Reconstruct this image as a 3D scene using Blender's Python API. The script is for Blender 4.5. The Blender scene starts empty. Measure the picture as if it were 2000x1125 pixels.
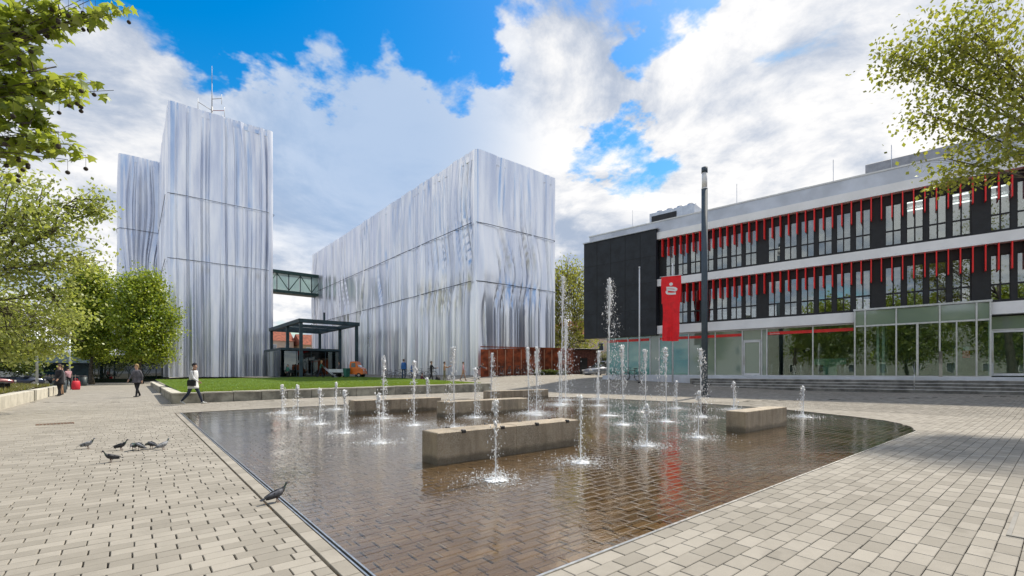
import bpy, math, random
import numpy as np
from mathutils import Vector, Matrix, Euler
R = math.radians
scn = bpy.context.scene
COL = scn.collection
random.seed(7); rng = np.random.default_rng(7)

# ------------------------------------------------------------------ camera
CAMH = 1.35
cam = bpy.data.cameras.new('camera'); cam_o = bpy.data.objects.new('camera', cam); COL.objects.link(cam_o)
cam_o.location = (0, 0, CAMH); cam_o.rotation_euler = (R(90), 0, R(-39.5))
cam.sensor_width = 36; cam.lens = 16.128; cam.shift_y = 0.0828; cam.clip_end = 3000; cam.clip_start = 0.05
scn.camera = cam_o
FW = (math.cos(R(50.5)), math.sin(R(50.5))); RT = (math.sin(R(50.5)), -math.cos(R(50.5)))
# ------------------------------------------------------------------ sky, sun, exposure
SUN_AZ, SUN_EL = R(6.3), R(53)          # azimuth counted from +X towards +Y
sun = bpy.data.lights.new('sun', 'SUN'); sun_o = bpy.data.objects.new('sun', sun); COL.objects.link(sun_o)
sun.energy = 3.4; sun.angle = R(2.5); sun.color = (1.0, .92, .79)
sd = Vector((math.cos(SUN_EL)*math.cos(SUN_AZ), math.cos(SUN_EL)*math.sin(SUN_AZ), math.sin(SUN_EL)))
sun_o.rotation_euler = sd.to_track_quat('Z', 'Y').to_euler(); sun_o.location = (60, 0, 60)
scn.view_settings.view_transform = 'Standard'; scn.view_settings.look = 'None'
scn.view_settings.exposure = 0.68; scn.view_settings.gamma = 1.0; scn.view_settings.use_curve_mapping = False
scn.cycles.use_denoising = True
scn.cycles.max_bounces = 8; scn.cycles.transparent_max_bounces = 16; scn.cycles.caustics_reflective = False; scn.cycles.caustics_refractive = False

class NT:
    """small helper round a node tree"""
    def __init__(s, nt): s.nt = nt
    def n(s, t, ins=None, **kw):
        nd = s.nt.nodes.new(t)
        for k, v in kw.items(): setattr(nd, k, v)
        for k, v in (ins or {}).items(): s.put(nd, k, v)
        return nd
    def put(s, nd, k, v):
        i = nd.inputs[k]
        if hasattr(v, 'is_output') or isinstance(v, bpy.types.NodeSocket): s.nt.links.new(v, i)
        elif isinstance(v, bpy.types.Node): s.nt.links.new(v.outputs[0], i)
        else: i.default_value = v
    def m(s, op, a, b=0.0, c=0.0, clamp=False):
        nd = s.n('ShaderNodeMath', operation=op); nd.use_clamp = clamp
        for i, v in enumerate((a, b, c)):
            if i < len(nd.inputs): s.put(nd, i, v)
        return nd.outputs[0]
    def vm(s, op, a, b=(0, 0, 0)):
        nd = s.n('ShaderNodeVectorMath', operation=op); s.put(nd, 0, a); s.put(nd, 1, b)
        return nd.outputs['Value'] if op == 'DOT_PRODUCT' else nd.outputs[0]
    def sm(s, v, a, b, lo=0.0, hi=1.0):
        nd = s.n('ShaderNodeMapRange', interpolation_type='SMOOTHSTEP')
        for i, x in enumerate((v, a, b, lo, hi)): s.put(nd, i, x)
        return nd.outputs[0]
    def mix(s, f, a, b, blend='MIX'):
        nd = s.n('ShaderNodeMix', data_type='RGBA', blend_type=blend)
        for k, v in ((0, f), (6, a), (7, b)):
            if isinstance(v, tuple) and len(v) == 3: v = (*v, 1)
            s.put(nd, k, v)
        return nd.outputs[2]
    def noise(s, vec, scale, detail=4, rough=.55, dist=0.0):
        nd = s.n('ShaderNodeTexNoise', {'Scale': scale, 'Detail': detail, 'Roughness': rough, 'Distortion': dist})
        if vec is not None: s.put(nd, 'Vector', vec)
        return nd.outputs['Fac']

world = bpy.data.worlds.new('World'); scn.world = world; world.use_nodes = True
W = NT(world.node_tree); world.node_tree.nodes.clear()
sky = W.n('ShaderNodeTexSky', sky_type='NISHITA', sun_disc=False)
sky.sun_elevation = SUN_EL; sky.sun_rotation = R(90) - SUN_AZ; sky.air_density = 1.4; sky.dust_density = .6; sky.ozone_density = 3.5
dirv = W.n('ShaderNodeTexCoord').outputs['Generated']
sep = W.n('ShaderNodeSeparateXYZ', {0: dirv})
zz = W.m('ADD', W.m('MAXIMUM', sep.outputs[2], 0.0), 0.22)
flat = W.n('ShaderNodeCombineXYZ', {0: W.m('DIVIDE', sep.outputs[0], zz), 1: W.m('DIVIDE', sep.outputs[1], zz), 2: 3.7}).outputs[0]
n1 = W.noise(flat, 1.7, 10, .60, .35)
n2 = W.noise(W.vm('ADD', flat, (5.2, 1.3, 0)), 1.7, 9, .62, .5)
gaps = None
wn = W.n('ShaderNodeTexNoise', {'Vector': flat, 'Scale': 2.2, 'Detail': 6, 'Roughness': .6}).outputs['Color']
wdir = W.vm('NORMALIZE', W.vm('ADD', dirv, W.vm('MULTIPLY', W.vm('SUBTRACT', wn, (.5, .5, .5)), (.62, .62, .62))))
# openings in the cloud deck (unit direction, angular size, depth)
for c, ang, w in (((.04, .81, .585), 11, .21), ((.2, .79, .58), 9, .20), ((.43, .68, .60), 7, .24), ((.31, .77, .58), 7, .12), ((.30, .87, .40), 17, -.12), ((.16, .88, .44), 12, -.05), ((.62, .62, .5), 14, -.06), ((.9, .1, .42), 20, -.05), ((.693, .433, .577), 6, .24),
                  ((.754, .526, .393), 8, .17), ((.709, .564, .423), 7, .15), ((.86, .30, .52), 16, -.08), ((.0, .55, .84), 24, .22), ((.5, .4, .77), 20, .16),
                  ((-.75, .2, .62), 22, .22), ((-.3, -.8, .52), 25, .22), ((.5, -.6, .6), 18, .2)):
    c = Vector(c).normalized()
    g = W.sm(W.vm('DOT_PRODUCT', wdir, tuple(c)), math.cos(R(ang)), 1.0, 0.0, w)
    gaps = g if gaps is None else W.m('ADD', gaps, g)
n3 = W.noise(W.vm('ADD', flat, (2.2, 7.1, 0)), 6.5, 8, .65, .4)
dens = W.m('ADD', W.m('SUBTRACT', W.m('ADD', n1, .10), gaps), W.m('MULTIPLY', W.m('SUBTRACT', n3, .5), .22))
mask = W.sm(dens, .39, .53)
thin = W.m('MULTIPLY', mask, W.sm(sep.outputs[2], -.02, .05, .97, 1.0))
bright = W.sm(W.m('ADD', W.m('ADD', n2, W.m('MULTIPLY', n1, .5)), W.m('MULTIPLY', W.m('SUBTRACT', n3, .5), .25)), .60, .90)
cl = W.mix(bright, (2.7, 3.2, 4.1), (6.7, 6.6, 6.5))
veil = W.sm(W.vm('DOT_PRODUCT', dirv, tuple(Vector((.36, .82, .44)).normalized())), math.cos(R(20)), 1.0, 0.0, .85)
cl = W.mix(veil, cl, (2.3, 3.3, 4.9))
glow = W.sm(W.vm('DOT_PRODUCT', dirv, tuple(sd)), math.cos(R(38)), 1.0, 1.0, 1.02)
cl = W.n('ShaderNodeVectorMath', {0: cl, 3: glow}, operation='SCALE').outputs[0]
skc = W.n('ShaderNodeHueSaturation', {'Saturation': 1.55, 'Value': 1.0, 'Color': sky.outputs[0]}).outputs[0]
skc = W.vm('MINIMUM', skc, (5.6, 5.9, 6.4))
tot = W.mix(thin, skc, cl)
bg = W.n('ShaderNodeBackground', {'Color': tot, 'Strength': .1})
W.n('ShaderNodeOutputWorld', {0: bg.outputs[0]})

# ------------------------------------------------------------------ materials
MATS = {}
def pm(name, col, rough=.6, metal=0.0, var=.12, scale=3.0, bump=0.0, bscale=40.0, island=0.0, spec=.5, col2=None, coat=0.0, trans=0.0):
    """plain material with colour variation, wear and fine relief"""
    if name in MATS: return MATS[name]
    m = bpy.data.materials.new(name); m.use_nodes = True; MATS[name] = m
    T = NT(m.node_tree); b = m.node_tree.nodes['Principled BSDF']
    pos = T.n('ShaderNodeNewGeometry')
    nz = T.noise(pos.outputs['Position'], scale, 6, .6)
    c = tuple(col) + (1,)
    lo = tuple(x*(1-var*1.6) for x in col) if col2 is None else col2
    hi = tuple(min(1, x*(1+var*1.2)) for x in col)
    f = T.sm(nz, .3, .7)
    if island:
        rnd = T.m('FRACT', T.m('ADD', pos.outputs['Random Per Island'], T.n('ShaderNodeObjectInfo').outputs['Random']))
        f = T.m('ADD', T.m('MULTIPLY', f, 1-island), T.m('MULTIPLY', rnd, island))
    T.put(b, 'Base Color', T.mix(f, lo, hi))
    T.put(b, 'Roughness', T.m('ADD', T.m('MULTIPLY', nz, .18), rough-.09, clamp=True))
    b.inputs['Metallic'].default_value = metal; b.inputs['Specular IOR Level'].default_value = spec
    b.inputs['Coat Weight'].default_value = coat; b.inputs['Transmission Weight'].default_value = trans
    if bump:
        bp = T.n('ShaderNodeBump', {'Strength': bump, 'Distance': .01, 'Height': T.noise(pos.outputs['Position'], bscale, 5, .65)})
        T.put(b, 'Normal', bp.outputs[0])
    return m
def glass(name, tint, refl=.2, rough=.0, through=1.0, wav=.0):
    m = bpy.data.materials.new(name); m.use_nodes = True; MATS[name] = m
    T = NT(m.node_tree); m.node_tree.nodes.clear()
    tr = T.n('ShaderNodeBsdfTransparent', {'Color': (*tint, 1)})
    gl = T.n('ShaderNodeBsdfGlossy', {'Color': (.92, .96, .95, 1), 'Roughness': rough})
    if wav:
        g = T.n('ShaderNodeNewGeometry')
        T.put(gl, 'Normal', T.n('ShaderNodeBump', {'Strength': wav, 'Distance': .02, 'Height': T.noise(g.outputs['Position'], .8, 2)}).outputs[0])
    base = tr.outputs[0]
    if through < 1:
        df = T.n('ShaderNodeBsdfDiffuse', {'Color': (*tint, 1)})
        base = T.n('ShaderNodeMixShader', {0: 1-through, 1: base, 2: df.outputs[0]}).outputs[0]
    fr = T.n('ShaderNodeFresnel', {'IOR': 1.5}).outputs[0]
    f = T.m('ADD', fr, refl-.04, clamp=True)
    mx = T.n('ShaderNodeMixShader', {0: f, 1: base, 2: gl.outputs[0]})
    T.n('ShaderNodeOutputMaterial', {0: mx.outputs[0]})
    return m
def leafmat(name, c1, c2, c3, transl=.5):
    m = bpy.data.materials.new(name); m.use_nodes = True; MATS[name] = m
    T = NT(m.node_tree); m.node_tree.nodes.clear()
    g = T.n('ShaderNodeNewGeometry')
    rnd = T.m('FRACT', T.m('ADD', g.outputs['Random Per Island'], T.n('ShaderNodeObjectInfo').outputs['Random']))
    big = T.noise(g.outputs['Position'], .7, 2)
    f = T.m('ADD', T.m('MULTIPLY', rnd, .7), T.m('MULTIPLY', T.sm(big, .35, .65), .3))
    r = T.n('ShaderNodeValToRGB', {0: f}); e = r.color_ramp.elements
    e[0].color = (*c1, 1); e[1].color = (*c3, 1); x = e.new(.5); x.color = (*c2, 1)
    d = T.n('ShaderNodeBsdfDiffuse', {'Color': r.outputs[0]})
    tc = T.mix(.5, r.outputs[0], (.55, .62, .06), 'MIX')
    t = T.n('ShaderNodeBsdfTranslucent', {'Color': tc})
    gl = T.n('ShaderNodeBsdfGlossy', {'Color': (.8, .85, .8, 1), 'Roughness': .45})
    a = T.n('ShaderNodeMixShader', {0: transl, 1: d.outputs[0], 2: t.outputs[0]})
    b = T.n('ShaderNodeMixShader', {0: .05, 1: a.outputs[0], 2: gl.outputs[0]})
    T.n('ShaderNodeOutputMaterial', {0: b.outputs[0]})
    return m

# ------------------------------------------------------------------ object helpers
def link(o, parent=None):
    COL.objects.link(o)
    if parent is not None: o.parent = parent
    return o
def tag(o, label=None, cat=None, group=None, kind=None):
    if label: o['label'] = label
    if cat: o['category'] = cat
    if group: o['group'] = group
    if kind: o['kind'] = kind
    return o
def thing(name, label, cat, loc=(0, 0, 0), rz=0.0, group=None, kind=None):
    o = bpy.data.objects.new(name, None); o.empty_display_size = .2
    link(o); o.location = loc; o.rotation_euler = (0, 0, rz)
    return tag(o, label, cat, group, kind)
def meshobj(name, me, mat, parent=None, loc=None):
    o = bpy.data.objects.new(name, me)
    if mat is not None and len(me.materials) == 0: me.materials.append(mat)
    link(o, parent)
    if loc is not None: o.location = loc
    return o
def copy_tree(o, parent=None):
    c = o.copy(); COL.objects.link(c); c.parent = parent
    for ch in o.children: copy_tree(ch, c)
    return c
def npmesh(name, V, F, smooth=False):
    """V (n,3), F (m,k) all faces the same size"""
    me = bpy.data.meshes.new(name); V = np.asarray(V, np.float32); F = np.asarray(F, np.int32)
    k = F.shape[1]; me.vertices.add(len(V)); me.vertices.foreach_set('co', V.ravel())
    me.loops.add(F.size); me.loops.foreach_set('vertex_index', F.ravel())
    me.polygons.add(len(F)); me.polygons.foreach_set('loop_start', np.arange(0, F.size, k, dtype=np.int32))
    me.polygons.foreach_set('loop_total', np.full(len(F), k, np.int32))
    me.polygons.foreach_set('use_smooth', np.full(len(F), bool(smooth)))
    me.update(calc_edges=True); me.validate(); return me
class MB:
    def __init__(s): s.v = []; s.f = []; s.sm = []
    def add(s, vs, fs, smooth=False):
        o = len(s.v); s.v += [tuple(p) for p in vs]
        s.f += [tuple(i+o for i in f) for f in fs]; s.sm += [smooth]*len(fs); return s
    def box(s, x0, x1, y0, y1, z0, z1, bev=0.0):
        if bev <= 0:
            vs = [(x, y, z) for z in (z0, z1) for y in (y0, y1) for x in (x0, x1)]
            return s.add(vs, [(0, 2, 3, 1), (4, 5, 7, 6), (0, 1, 5, 4), (2, 6, 7, 3), (0, 4, 6, 2), (1, 3, 7, 5)])
        b = bev
        lo = [(x0, y0), (x1, y0), (x1, y1), (x0, y1)]
        li = [(x0+b, y0+b), (x1-b, y0+b), (x1-b, y1-b), (x0+b, y1-b)]
        vs = [(*p, z0) for p in lo]+[(*p, z1-b) for p in lo]+[(*p, z1) for p in li]
        fs = [(3, 2, 1, 0), (8, 9, 10, 11)]
        for i in range(4):
            j = (i+1) % 4; fs += [(i, j, j+4, i+4), (i+4, j+4, j+8, i+8)]
        return s.add(vs, fs)
    def tube(s, pts, rad, n=6, cap=True):
        pts = [Vector(p) for p in pts]; rad = rad if hasattr(rad, '__len__') else [rad]*len(pts)
        vs = []; fs = []
        for i, p in enumerate(pts):
            d = (pts[min(i+1, len(pts)-1)]-pts[max(i-1, 0)])
            d = d.normalized() if d.length > 1e-9 else Vector((0, 0, 1))
            a = d.cross(Vector((0, 0, 1)) if abs(d.z) < .95 else Vector((1, 0, 0))).normalized(); b = d.cross(a)
            for k in range(n):
                t = 2*math.pi*k/n; vs.append(p+(a*math.cos(t)+b*math.sin(t))*rad[i])
        for i in range(len(pts)-1):
            for k in range(n):
                k2 = (k+1) % n; fs.append((i*n+k, i*n+k2, (i+1)*n+k2, (i+1)*n+k))
        s.add(vs, fs, True)
        if cap:
            o = len(s.v)-len(vs); s.f += [tuple(o+k for k in range(n-1, -1, -1)), tuple(o+(len(pts)-1)*n+k for k in range(n))]; s.sm += [False]*2
        return s
    def rings(s, rings, cap=True, smooth=True):
        n = len(rings[0]); vs = [p for r in rings for p in r]; fs = []
        for i in range(len(rings)-1):
            for k in range(n): fs.append((i*n+k, i*n+(k+1) % n, (i+1)*n+(k+1) % n, (i+1)*n+k))
        if cap: fs += [tuple(range(n-1, -1, -1)), tuple((len(rings)-1)*n+k for k in range(n))]
        return s.add(vs, fs, smooth)
    def prism(s, poly, z0, z1):
        n = len(poly); vs = [(x, y, z0) for x, y in poly]+[(x, y, z1) for x, y in poly]
        return s.add(vs, [tuple(range(n-1, -1, -1)), tuple(range(n, 2*n))]+[(i, (i+1) % n, n+(i+1) % n, n+i) for i in range(n)])
    def xprism(s, poly, y0, y1):
        """polygon in x,z extruded along y"""
        n = len(poly); vs = [(x, y0, z) for x, z in poly]+[(x, y1, z) for x, z in poly]
        return s.add(vs, [tuple(range(n)), tuple(range(2*n-1, n-1, -1))]+[((i+1) % n, i, n+i, n+(i+1) % n) for i in range(n)])
    def ball(s, c, r, n=8, m=6):
        r = r if hasattr(r, '__len__') else (r, r, r); vs = []; fs = []
        for i in range(m+1):
            t = math.pi*i/m
            for k in range(n):
                p = 2*math.pi*k/n; vs.append((c[0]+r[0]*math.sin(t)*math.cos(p), c[1]+r[1]*math.sin(t)*math.sin(p), c[2]+r[2]*math.cos(t)))
        for i in range(m):
            for k in range(n): fs.append((i*n+k, (i+1)*n+k, (i+1)*n+(k+1) % n, i*n+(k+1) % n))
        return s.add(vs, fs, True)
    def xf(s, M):
        s.v = [tuple(M @ Vector(p)) for p in s.v]; return s
    def mesh(s, name):
        me = bpy.data.meshes.new(name); me.from_pydata(s.v, [], s.f)
        me.polygons.foreach_set('use_smooth', s.sm); me.update(); return me
    def build(s, name, mat, parent=None, loc=None): return meshobj(name, s.mesh(name), mat, parent, loc)

def ss(x, a, b):
    t = np.clip((np.asarray(x, float)-a)/(b-a), 0, 1); return t*t*(3-2*t)
def gh(X, Y):
    """height of the ground: flat round the fountain, rising to the far right"""
    X = np.asarray(X, float); Y = np.asarray(Y, float)
    return .024*np.clip(X-19.6, 0, 16.4)+.026*np.clip(Y-20, 0, 20)*np.clip(X/8, 0, 1)+.45*ss(Y, 9, 22)*ss(X, 20, 30)
def lawn_z(X, Y):
    X = np.asarray(X, float); Y = np.asarray(Y, float)
    return np.maximum(.47+.2*(X-1.24)/17+.006*(Y-24.2), gh(X, Y)+.03)
def vn1(x, seed):
    r = np.random.default_rng(seed).random(4096); x = np.asarray(x, float)+1000; i = np.floor(x).astype(int); f = x-i; f = f*f*(3-2*f)
    return r[i % 4096]*(1-f)+r[(i+1) % 4096]*f
def vn2(x, y, seed):
    r = np.random.default_rng(seed).random((256, 256)); x = np.asarray(x, float)+100; y = np.asarray(y, float)+100
    i = np.floor(x).astype(int); j = np.floor(y).astype(int); f = x-i; g = y-j; f = f*f*(3-2*f); g = g*g*(3-2*g)
    a = r[i % 256, j % 256]; b = r[(i+1) % 256, j % 256]; c = r[i % 256, (j+1) % 256]; d = r[(i+1) % 256, (j+1) % 256]
    return (a*(1-f)+b*f)*(1-g)+(c*(1-f)+d*f)*g
# ------------------------------------------------------------------ ground, paving, pool
BL, BW = .268, .133      # paver length (along X) and row width (along Y)
def paving_mat(name, c_lo, c_hi, joint, wet=False):
    m = bpy.data.materials.new(name); m.use_nodes = True; MATS[name] = m
    T = NT(m.node_tree); b = m.node_tree.nodes['Principled BSDF']; g = T.n('ShaderNodeNewGeometry'); P = g.outputs['Position']
    bt = T.n('ShaderNodeTexBrick', {'Vector': P, 'Color1': (0, 0, 0, 1), 'Color2': (1, 1, 1, 1), 'Mortar': (.5, .5, .5, 1), 'Scale': 1.0, 'Mortar Size': .006, 'Mortar Smooth': .3, 'Brick Width': BL, 'Row Height': BW})
    bt.offset = .42
    if 'brick' in name:   # real bricks carry their tone themselves
        tone = T.m('FRACT', T.m('ADD', g.outputs['Random Per Island'], T.n('ShaderNodeObjectInfo').outputs['Random'])); mort = 0.0
    else:
        tone = bt.outputs['Color']; mort = bt.outputs['Fac']
    n_b = T.noise(P, .35, 5, .6); n_s = T.noise(P, 7.0, 6, .7); n_f = T.noise(P, 160.0, 3, .7)
    f = T.m('ADD', T.m('MULTIPLY', tone, .30), T.m('ADD', T.m('MULTIPLY', n_b, .45), T.m('MULTIPLY', n_s, .30)))
    c = T.mix(T.sm(f, .3, .85), c_lo, c_hi)
    c = T.mix(T.sm(n_f, .35, .7, 0.0, .18), c, tuple(x*.55 for x in c_lo))
    spot = T.sm(T.noise(P, 2.3, 3, .5), .66, .74, 0.0, .22)             # old gum and oil spots
    c = T.mix(spot, c, tuple(x*.45 for x in c_lo))
    stain = T.m('MULTIPLY', T.sm(T.noise(P, .9, 6, .7, .8), .52, .72), T.sm(n_b, .35, .6, .1, .5))   # damp and dirt
    c = T.mix(stain, c, tuple(x*.6 for x in c_lo))
    c = T.mix(mort, c, joint)
    T.put(b, 'Base Color', c); b.inputs['Specular IOR Level'].default_value = .2
    T.put(b, 'Roughness', T.m('ADD', T.m('MULTIPLY', n_s, .2), .45 if wet else .78))
    bp = T.n('ShaderNodeBump', {'Strength': .35, 'Distance': .004, 'Height': T.m('ADD', T.m('MULTIPLY', n_f, .6), n_s)})
    T.put(b, 'Normal', bp.outputs[0])
    return m
M_brick = paving_mat('paving_brick', (.26, .240, .206), (.395, .367, .32), (.06, .09, .075))
M_pave = paving_mat('paving_far', (.26, .240, .206), (.395, .367, .32), (.18, .17, .14))
M_wet = paving_mat('wet_brick', (.125, .078, .035), (.23, .153, .072), (.03, .024, .016), wet=True)
M_wetfar = paving_mat('wet_far', (.125, .078, .035), (.23, .153, .072), (.03, .024, .016), wet=True)
M_sand = pm('joint_sand', (.075, .066, .052), .95, var=.3, scale=9)
M_earth = pm('earth', (.17, .155, .12), .95, var=.25, scale=.6)
M_steel = pm('brushed_steel', (.62, .62, .60), .32, .9, var=.12, scale=12)
M_dark = pm('dark_slot', (.012, .012, .012), .8)

POOL = [(1.24, 2.245), (13.96, 2.245), (15.0, 2.5), (15.75, 2.85), (16.4, 3.3), (17.2, 4.3), (17.9, 5.5), (18.6, 6.8), (19.1, 8.2), (19.35, 10), (19.4, 12), (19.3, 14), (19.0, 16),
        (18.3, 17.7), (17.2, 18.7), (16, 19.2), (12, 19.6), (7.4, 19.6), (4, 19.35), (1.24, 19.06)]
PX = np.array([p[0] for p in POOL]); PY = np.array([p[1] for p in POOL])
def in_pool(X, Y):
    X = np.asarray(X); Y = np.asarray(Y); c = np.zeros(X.shape, bool); n = len(POOL)
    for i in range(n):
        x0, y0 = POOL[i]; x1, y1 = POOL[(i+1) % n]
        if y0 == y1: continue
        k = ((y0 > Y) != (y1 > Y)) & (X < (x1-x0)*(Y-y0)/(y1-y0)+x0); c ^= k
    return c
def depth(X, Y): return X*FW[0]+Y*FW[1]
def lateral(X, Y): return X*RT[0]+Y*RT[1]
def inframe(X, Y, m=1.16):
    d = depth(X, Y); return (d > .6) & (np.abs(lateral(X, Y)) < m*d+.6)
D_BRICK = 21.0
plaza = thing('plaza', None, None, kind='structure')
# the sheet below the pavers and the far paving
def ground_sheet():
    x = np.concatenate([[-900, -300, -120, -60], np.arange(-40, 60, .5), [60, 90, 150, 400, 900]]); y = np.concatenate([[-900, -300, -120, -40], np.arange(-12, 70, .5), [70, 90, 110, 150, 300, 900]])
    far_v = []; far_f = []; sand_v = []; sand_f = []
    for i in range(len(x)-1):
        xc = (x[i]+x[i+1])/2
        for j in range(len(y)-1):
            yc = (y[j]+y[j+1])/2; cs = [(x[i], y[j]), (x[i+1], y[j]), (x[i+1], y[j+1]), (x[i], y[j+1])]
            small = x[i+1]-x[i] < 1 and y[j+1]-y[j] < 1
            pool = small and in_pool(np.array([xc]+[c[0] for c in cs]), np.array([yc]+[c[1] for c in cs])).any()
            near = small and depth(xc, yc) < D_BRICK and bool(inframe(np.float64(xc), np.float64(yc)))
            if small and not (near or pool): o = len(sand_v); sand_v += [(a, b, float(gh(a, b))-.06) for a, b in cs]; sand_f.append((o, o+1, o+2, o+3))
            if near or pool:
                o = len(sand_v); sand_v += [(a, b, float(gh(a, b))-.045) for a, b in cs]; sand_f.append((o, o+1, o+2, o+3))
            else:
                o = len(far_v); far_v += [(a, b, float(gh(a, b))-.002) for a, b in cs]; far_f.append((o, o+1, o+2, o+3))
    return far_v, far_f, sand_v, sand_f
fv, ff, sv, sf = ground_sheet()
g1 = meshobj('paving_sheet', npmesh('paving_sheet', fv, ff), M_pave, plaza)
g2 = meshobj('joint_sand', npmesh('joint_sand', sv, sf), M_sand, plaza)

def paver_template(gx=.009, gy=.0045, h=.035, b=.004):
    x, y = BL/2-gx/2, BW/2-gy/2
    lo = [(-x, -y), (x, -y), (x, y), (-x, y)]; li = [(-x+b, -y+b), (x-b, -y+b), (x-b, y-b), (-x+b, y-b)]
    V = np.array([(*p, -h) for p in lo]+[(*p, -b) for p in lo]+[(*p, 0) for p in li])
    F = [(8, 9, 10, 11)]
    for i in range(4):
        j = (i+1) % 4; F += [(i, j, j+4, i+4), (i+4, j+4, j+8, i+8)]
    return V, np.array(F)
def rows(x0, x1, y0, y1, keep, seed):
    r = np.random.default_rng(seed); out = []
    for k in range(int(math.floor(y0/BW)), int(math.ceil(y1/BW))):
        yc = (k+.5)*BW+.094; off = (BL*.42 if k % 2 else 0)+r.normal(0, .018)
        if r.random() < .18: off += BL*.3
        xs = np.arange(math.floor(x0/BL), math.ceil(x1/BL))*BL+off+BL/2
        out.append(np.stack([xs, np.full(len(xs), yc)], 1))
    P = np.concatenate(out); return P[keep(P[:, 0], P[:, 1])]
def lay(P, zfun, mat, parent, single, stuffname, seed, jit=.0008):
    """300 largest as bricks of their own, the rest in one mesh"""
    r = np.random.default_rng(seed); V, F = paver_template()
    d = depth(P[:, 0], P[:, 1]); infr = np.abs(lateral(P[:, 0], P[:, 1])) < 1.10*d
    infr &= (CAMH*896/np.maximum(d, .1)) < 405
    order = np.argsort(np.where(infr, d, 1e3)); near = order[:300]; rest = order[300:]
    mes = []
    for k in range(4):
        W_ = V.copy(); W_[:, 2] += W_[:, 0]*r.normal(0, .004)+W_[:, 1]*r.normal(0, .004); mes.append(npmesh(single, W_, F)); mes[-1].materials.append(mat)
    for n, i in enumerate(near):
        o = bpy.data.objects.new(single, mes[n % 4]); link(o, parent)
        o.location = (P[i, 0]+r.normal(0, .0012), P[i, 1]+r.normal(0, .0008), float(zfun(P[i, 0], P[i, 1]))+r.normal(0, jit)); o.rotation_euler = (0, 0, r.normal(0, .005))
    Q = P[rest]; n = len(Q)
    z = zfun(Q[:, 0], Q[:, 1])+r.normal(0, jit, n)
    VV = np.repeat(V[None], n, 0); tx = r.normal(0, .004, n)[:, None]; ty = r.normal(0, .004, n)[:, None]
    VV[:, :, 2] += V[None, :, 0]*tx+V[None, :, 1]*ty
    VV[:, :, 0] += Q[:, 0][:, None]; VV[:, :, 1] += Q[:, 1][:, None]; VV[:, :, 2] += z[:, None]
    FF = F[None]+(np.arange(n)*len(V))[:, None, None]
    o = meshobj(stuffname, npmesh(stuffname, VV.reshape(-1, 3), FF.reshape(-1, 4)), mat, parent); o['kind'] = 'stuff'
    return n
def keep_dry(X, Y):
    pool_grow = in_pool(X, Y) | in_pool(X+.06, Y) | in_pool(X, Y+.05) | in_pool(X-.1, Y) | in_pool(X, Y-.07)
    border = (X > 1.045-BL/2) & (X < 1.4) & (Y > 2.2) & (Y < 19.1)
    return (~pool_grow) & (~border) & (depth(X, Y) < D_BRICK) & inframe(X, Y)
Pdry = rows(-32, 40, -24, 32, keep_dry, 3)
lay(Pdry, gh, M_brick, plaza, 'brick', 'paving_bricks', 11)
# the cut ends and the border course along the left edge of the pool
r_ = np.random.default_rng(5)
V_, F_ = paver_template(gx=.006)
Vb = V_[:, [1, 0, 2]]*np.array([.93, 1, 1]); Fb = F_[:, ::-1]
mb_ = npmesh('border_brick', Vb, Fb); mb_.materials.append(M_brick)
for k in range(int((19.1-2.24)/BL)):
    o = bpy.data.objects.new('border_brick', mb_); link(o, plaza); o.location = (1.126, 2.24+BL*(k+.5), .002+r_.normal(0, .001))
ec = MB()
V2 = MB()
left = Pdry[Pdry[:, 0] < 1.045]
for k in range(int(2.2/BW), int(19.1/BW)):
    yc = (k+.5)*BW+.094; q = left[np.abs(left[:, 1]-yc) < .01]
    if not len(q): continue
    x1 = 1.045; x0 = q[:, 0].max()+BL/2+.005
    if x1-x0 > .015: V2.box(x0, x1, yc-BW*.47, yc+BW*.47, -.035, r_.normal(0, .0008), .003)
o = V2.build('cut_bricks', M_brick, plaza); o['kind'] = 'stuff'
ec.box(1.192, 1.205, 2.21, 19.06, -.04, .004); ec.box(1.226, 1.240, 2.21, 19.06, -.04, .003)
ec.build('drain_rim', M_steel, plaza)
MB().box(1.205, 1.226, 2.21, 19.06, -.04, -.009).build('drain_slot', M_dark, plaza)
# steel edge round the rest of the pool
def strip(path, w, z0, z1):
    m = MB(); n = len(path); L = []
    for i, p in enumerate(path):
        a = path[max(i-1, 0)]; b = path[min(i+1, n-1)]; t = Vector((b[0]-a[0], b[1]-a[1])).normalized(); nn = Vector((t.y, -t.x))
        L.append((Vector(p), nn))
    for i in range(n-1):
        (p, a), (q, b) = L[i], L[i+1]; c = [p, q, q+b*w, p+a*w]
        vs = [(v.x, v.y, z) for z in (z0, z1) for v in c]
        m.add(vs, [(3, 2, 1, 0), (4, 5, 6, 7), (0, 1, 5, 4), (2, 3, 7, 6)]+([(3, 0, 4, 7)] if i == 0 else [])+([(1, 2, 6, 5)] if i == n-2 else []))
    return m
strip(POOL[:2], .022, -.04, .006).build('steel_edge', M_steel, plaza)
strip(POOL[1:], .20, -.04, .004).build('kerb_strip', M_brick, plaza)
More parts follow.
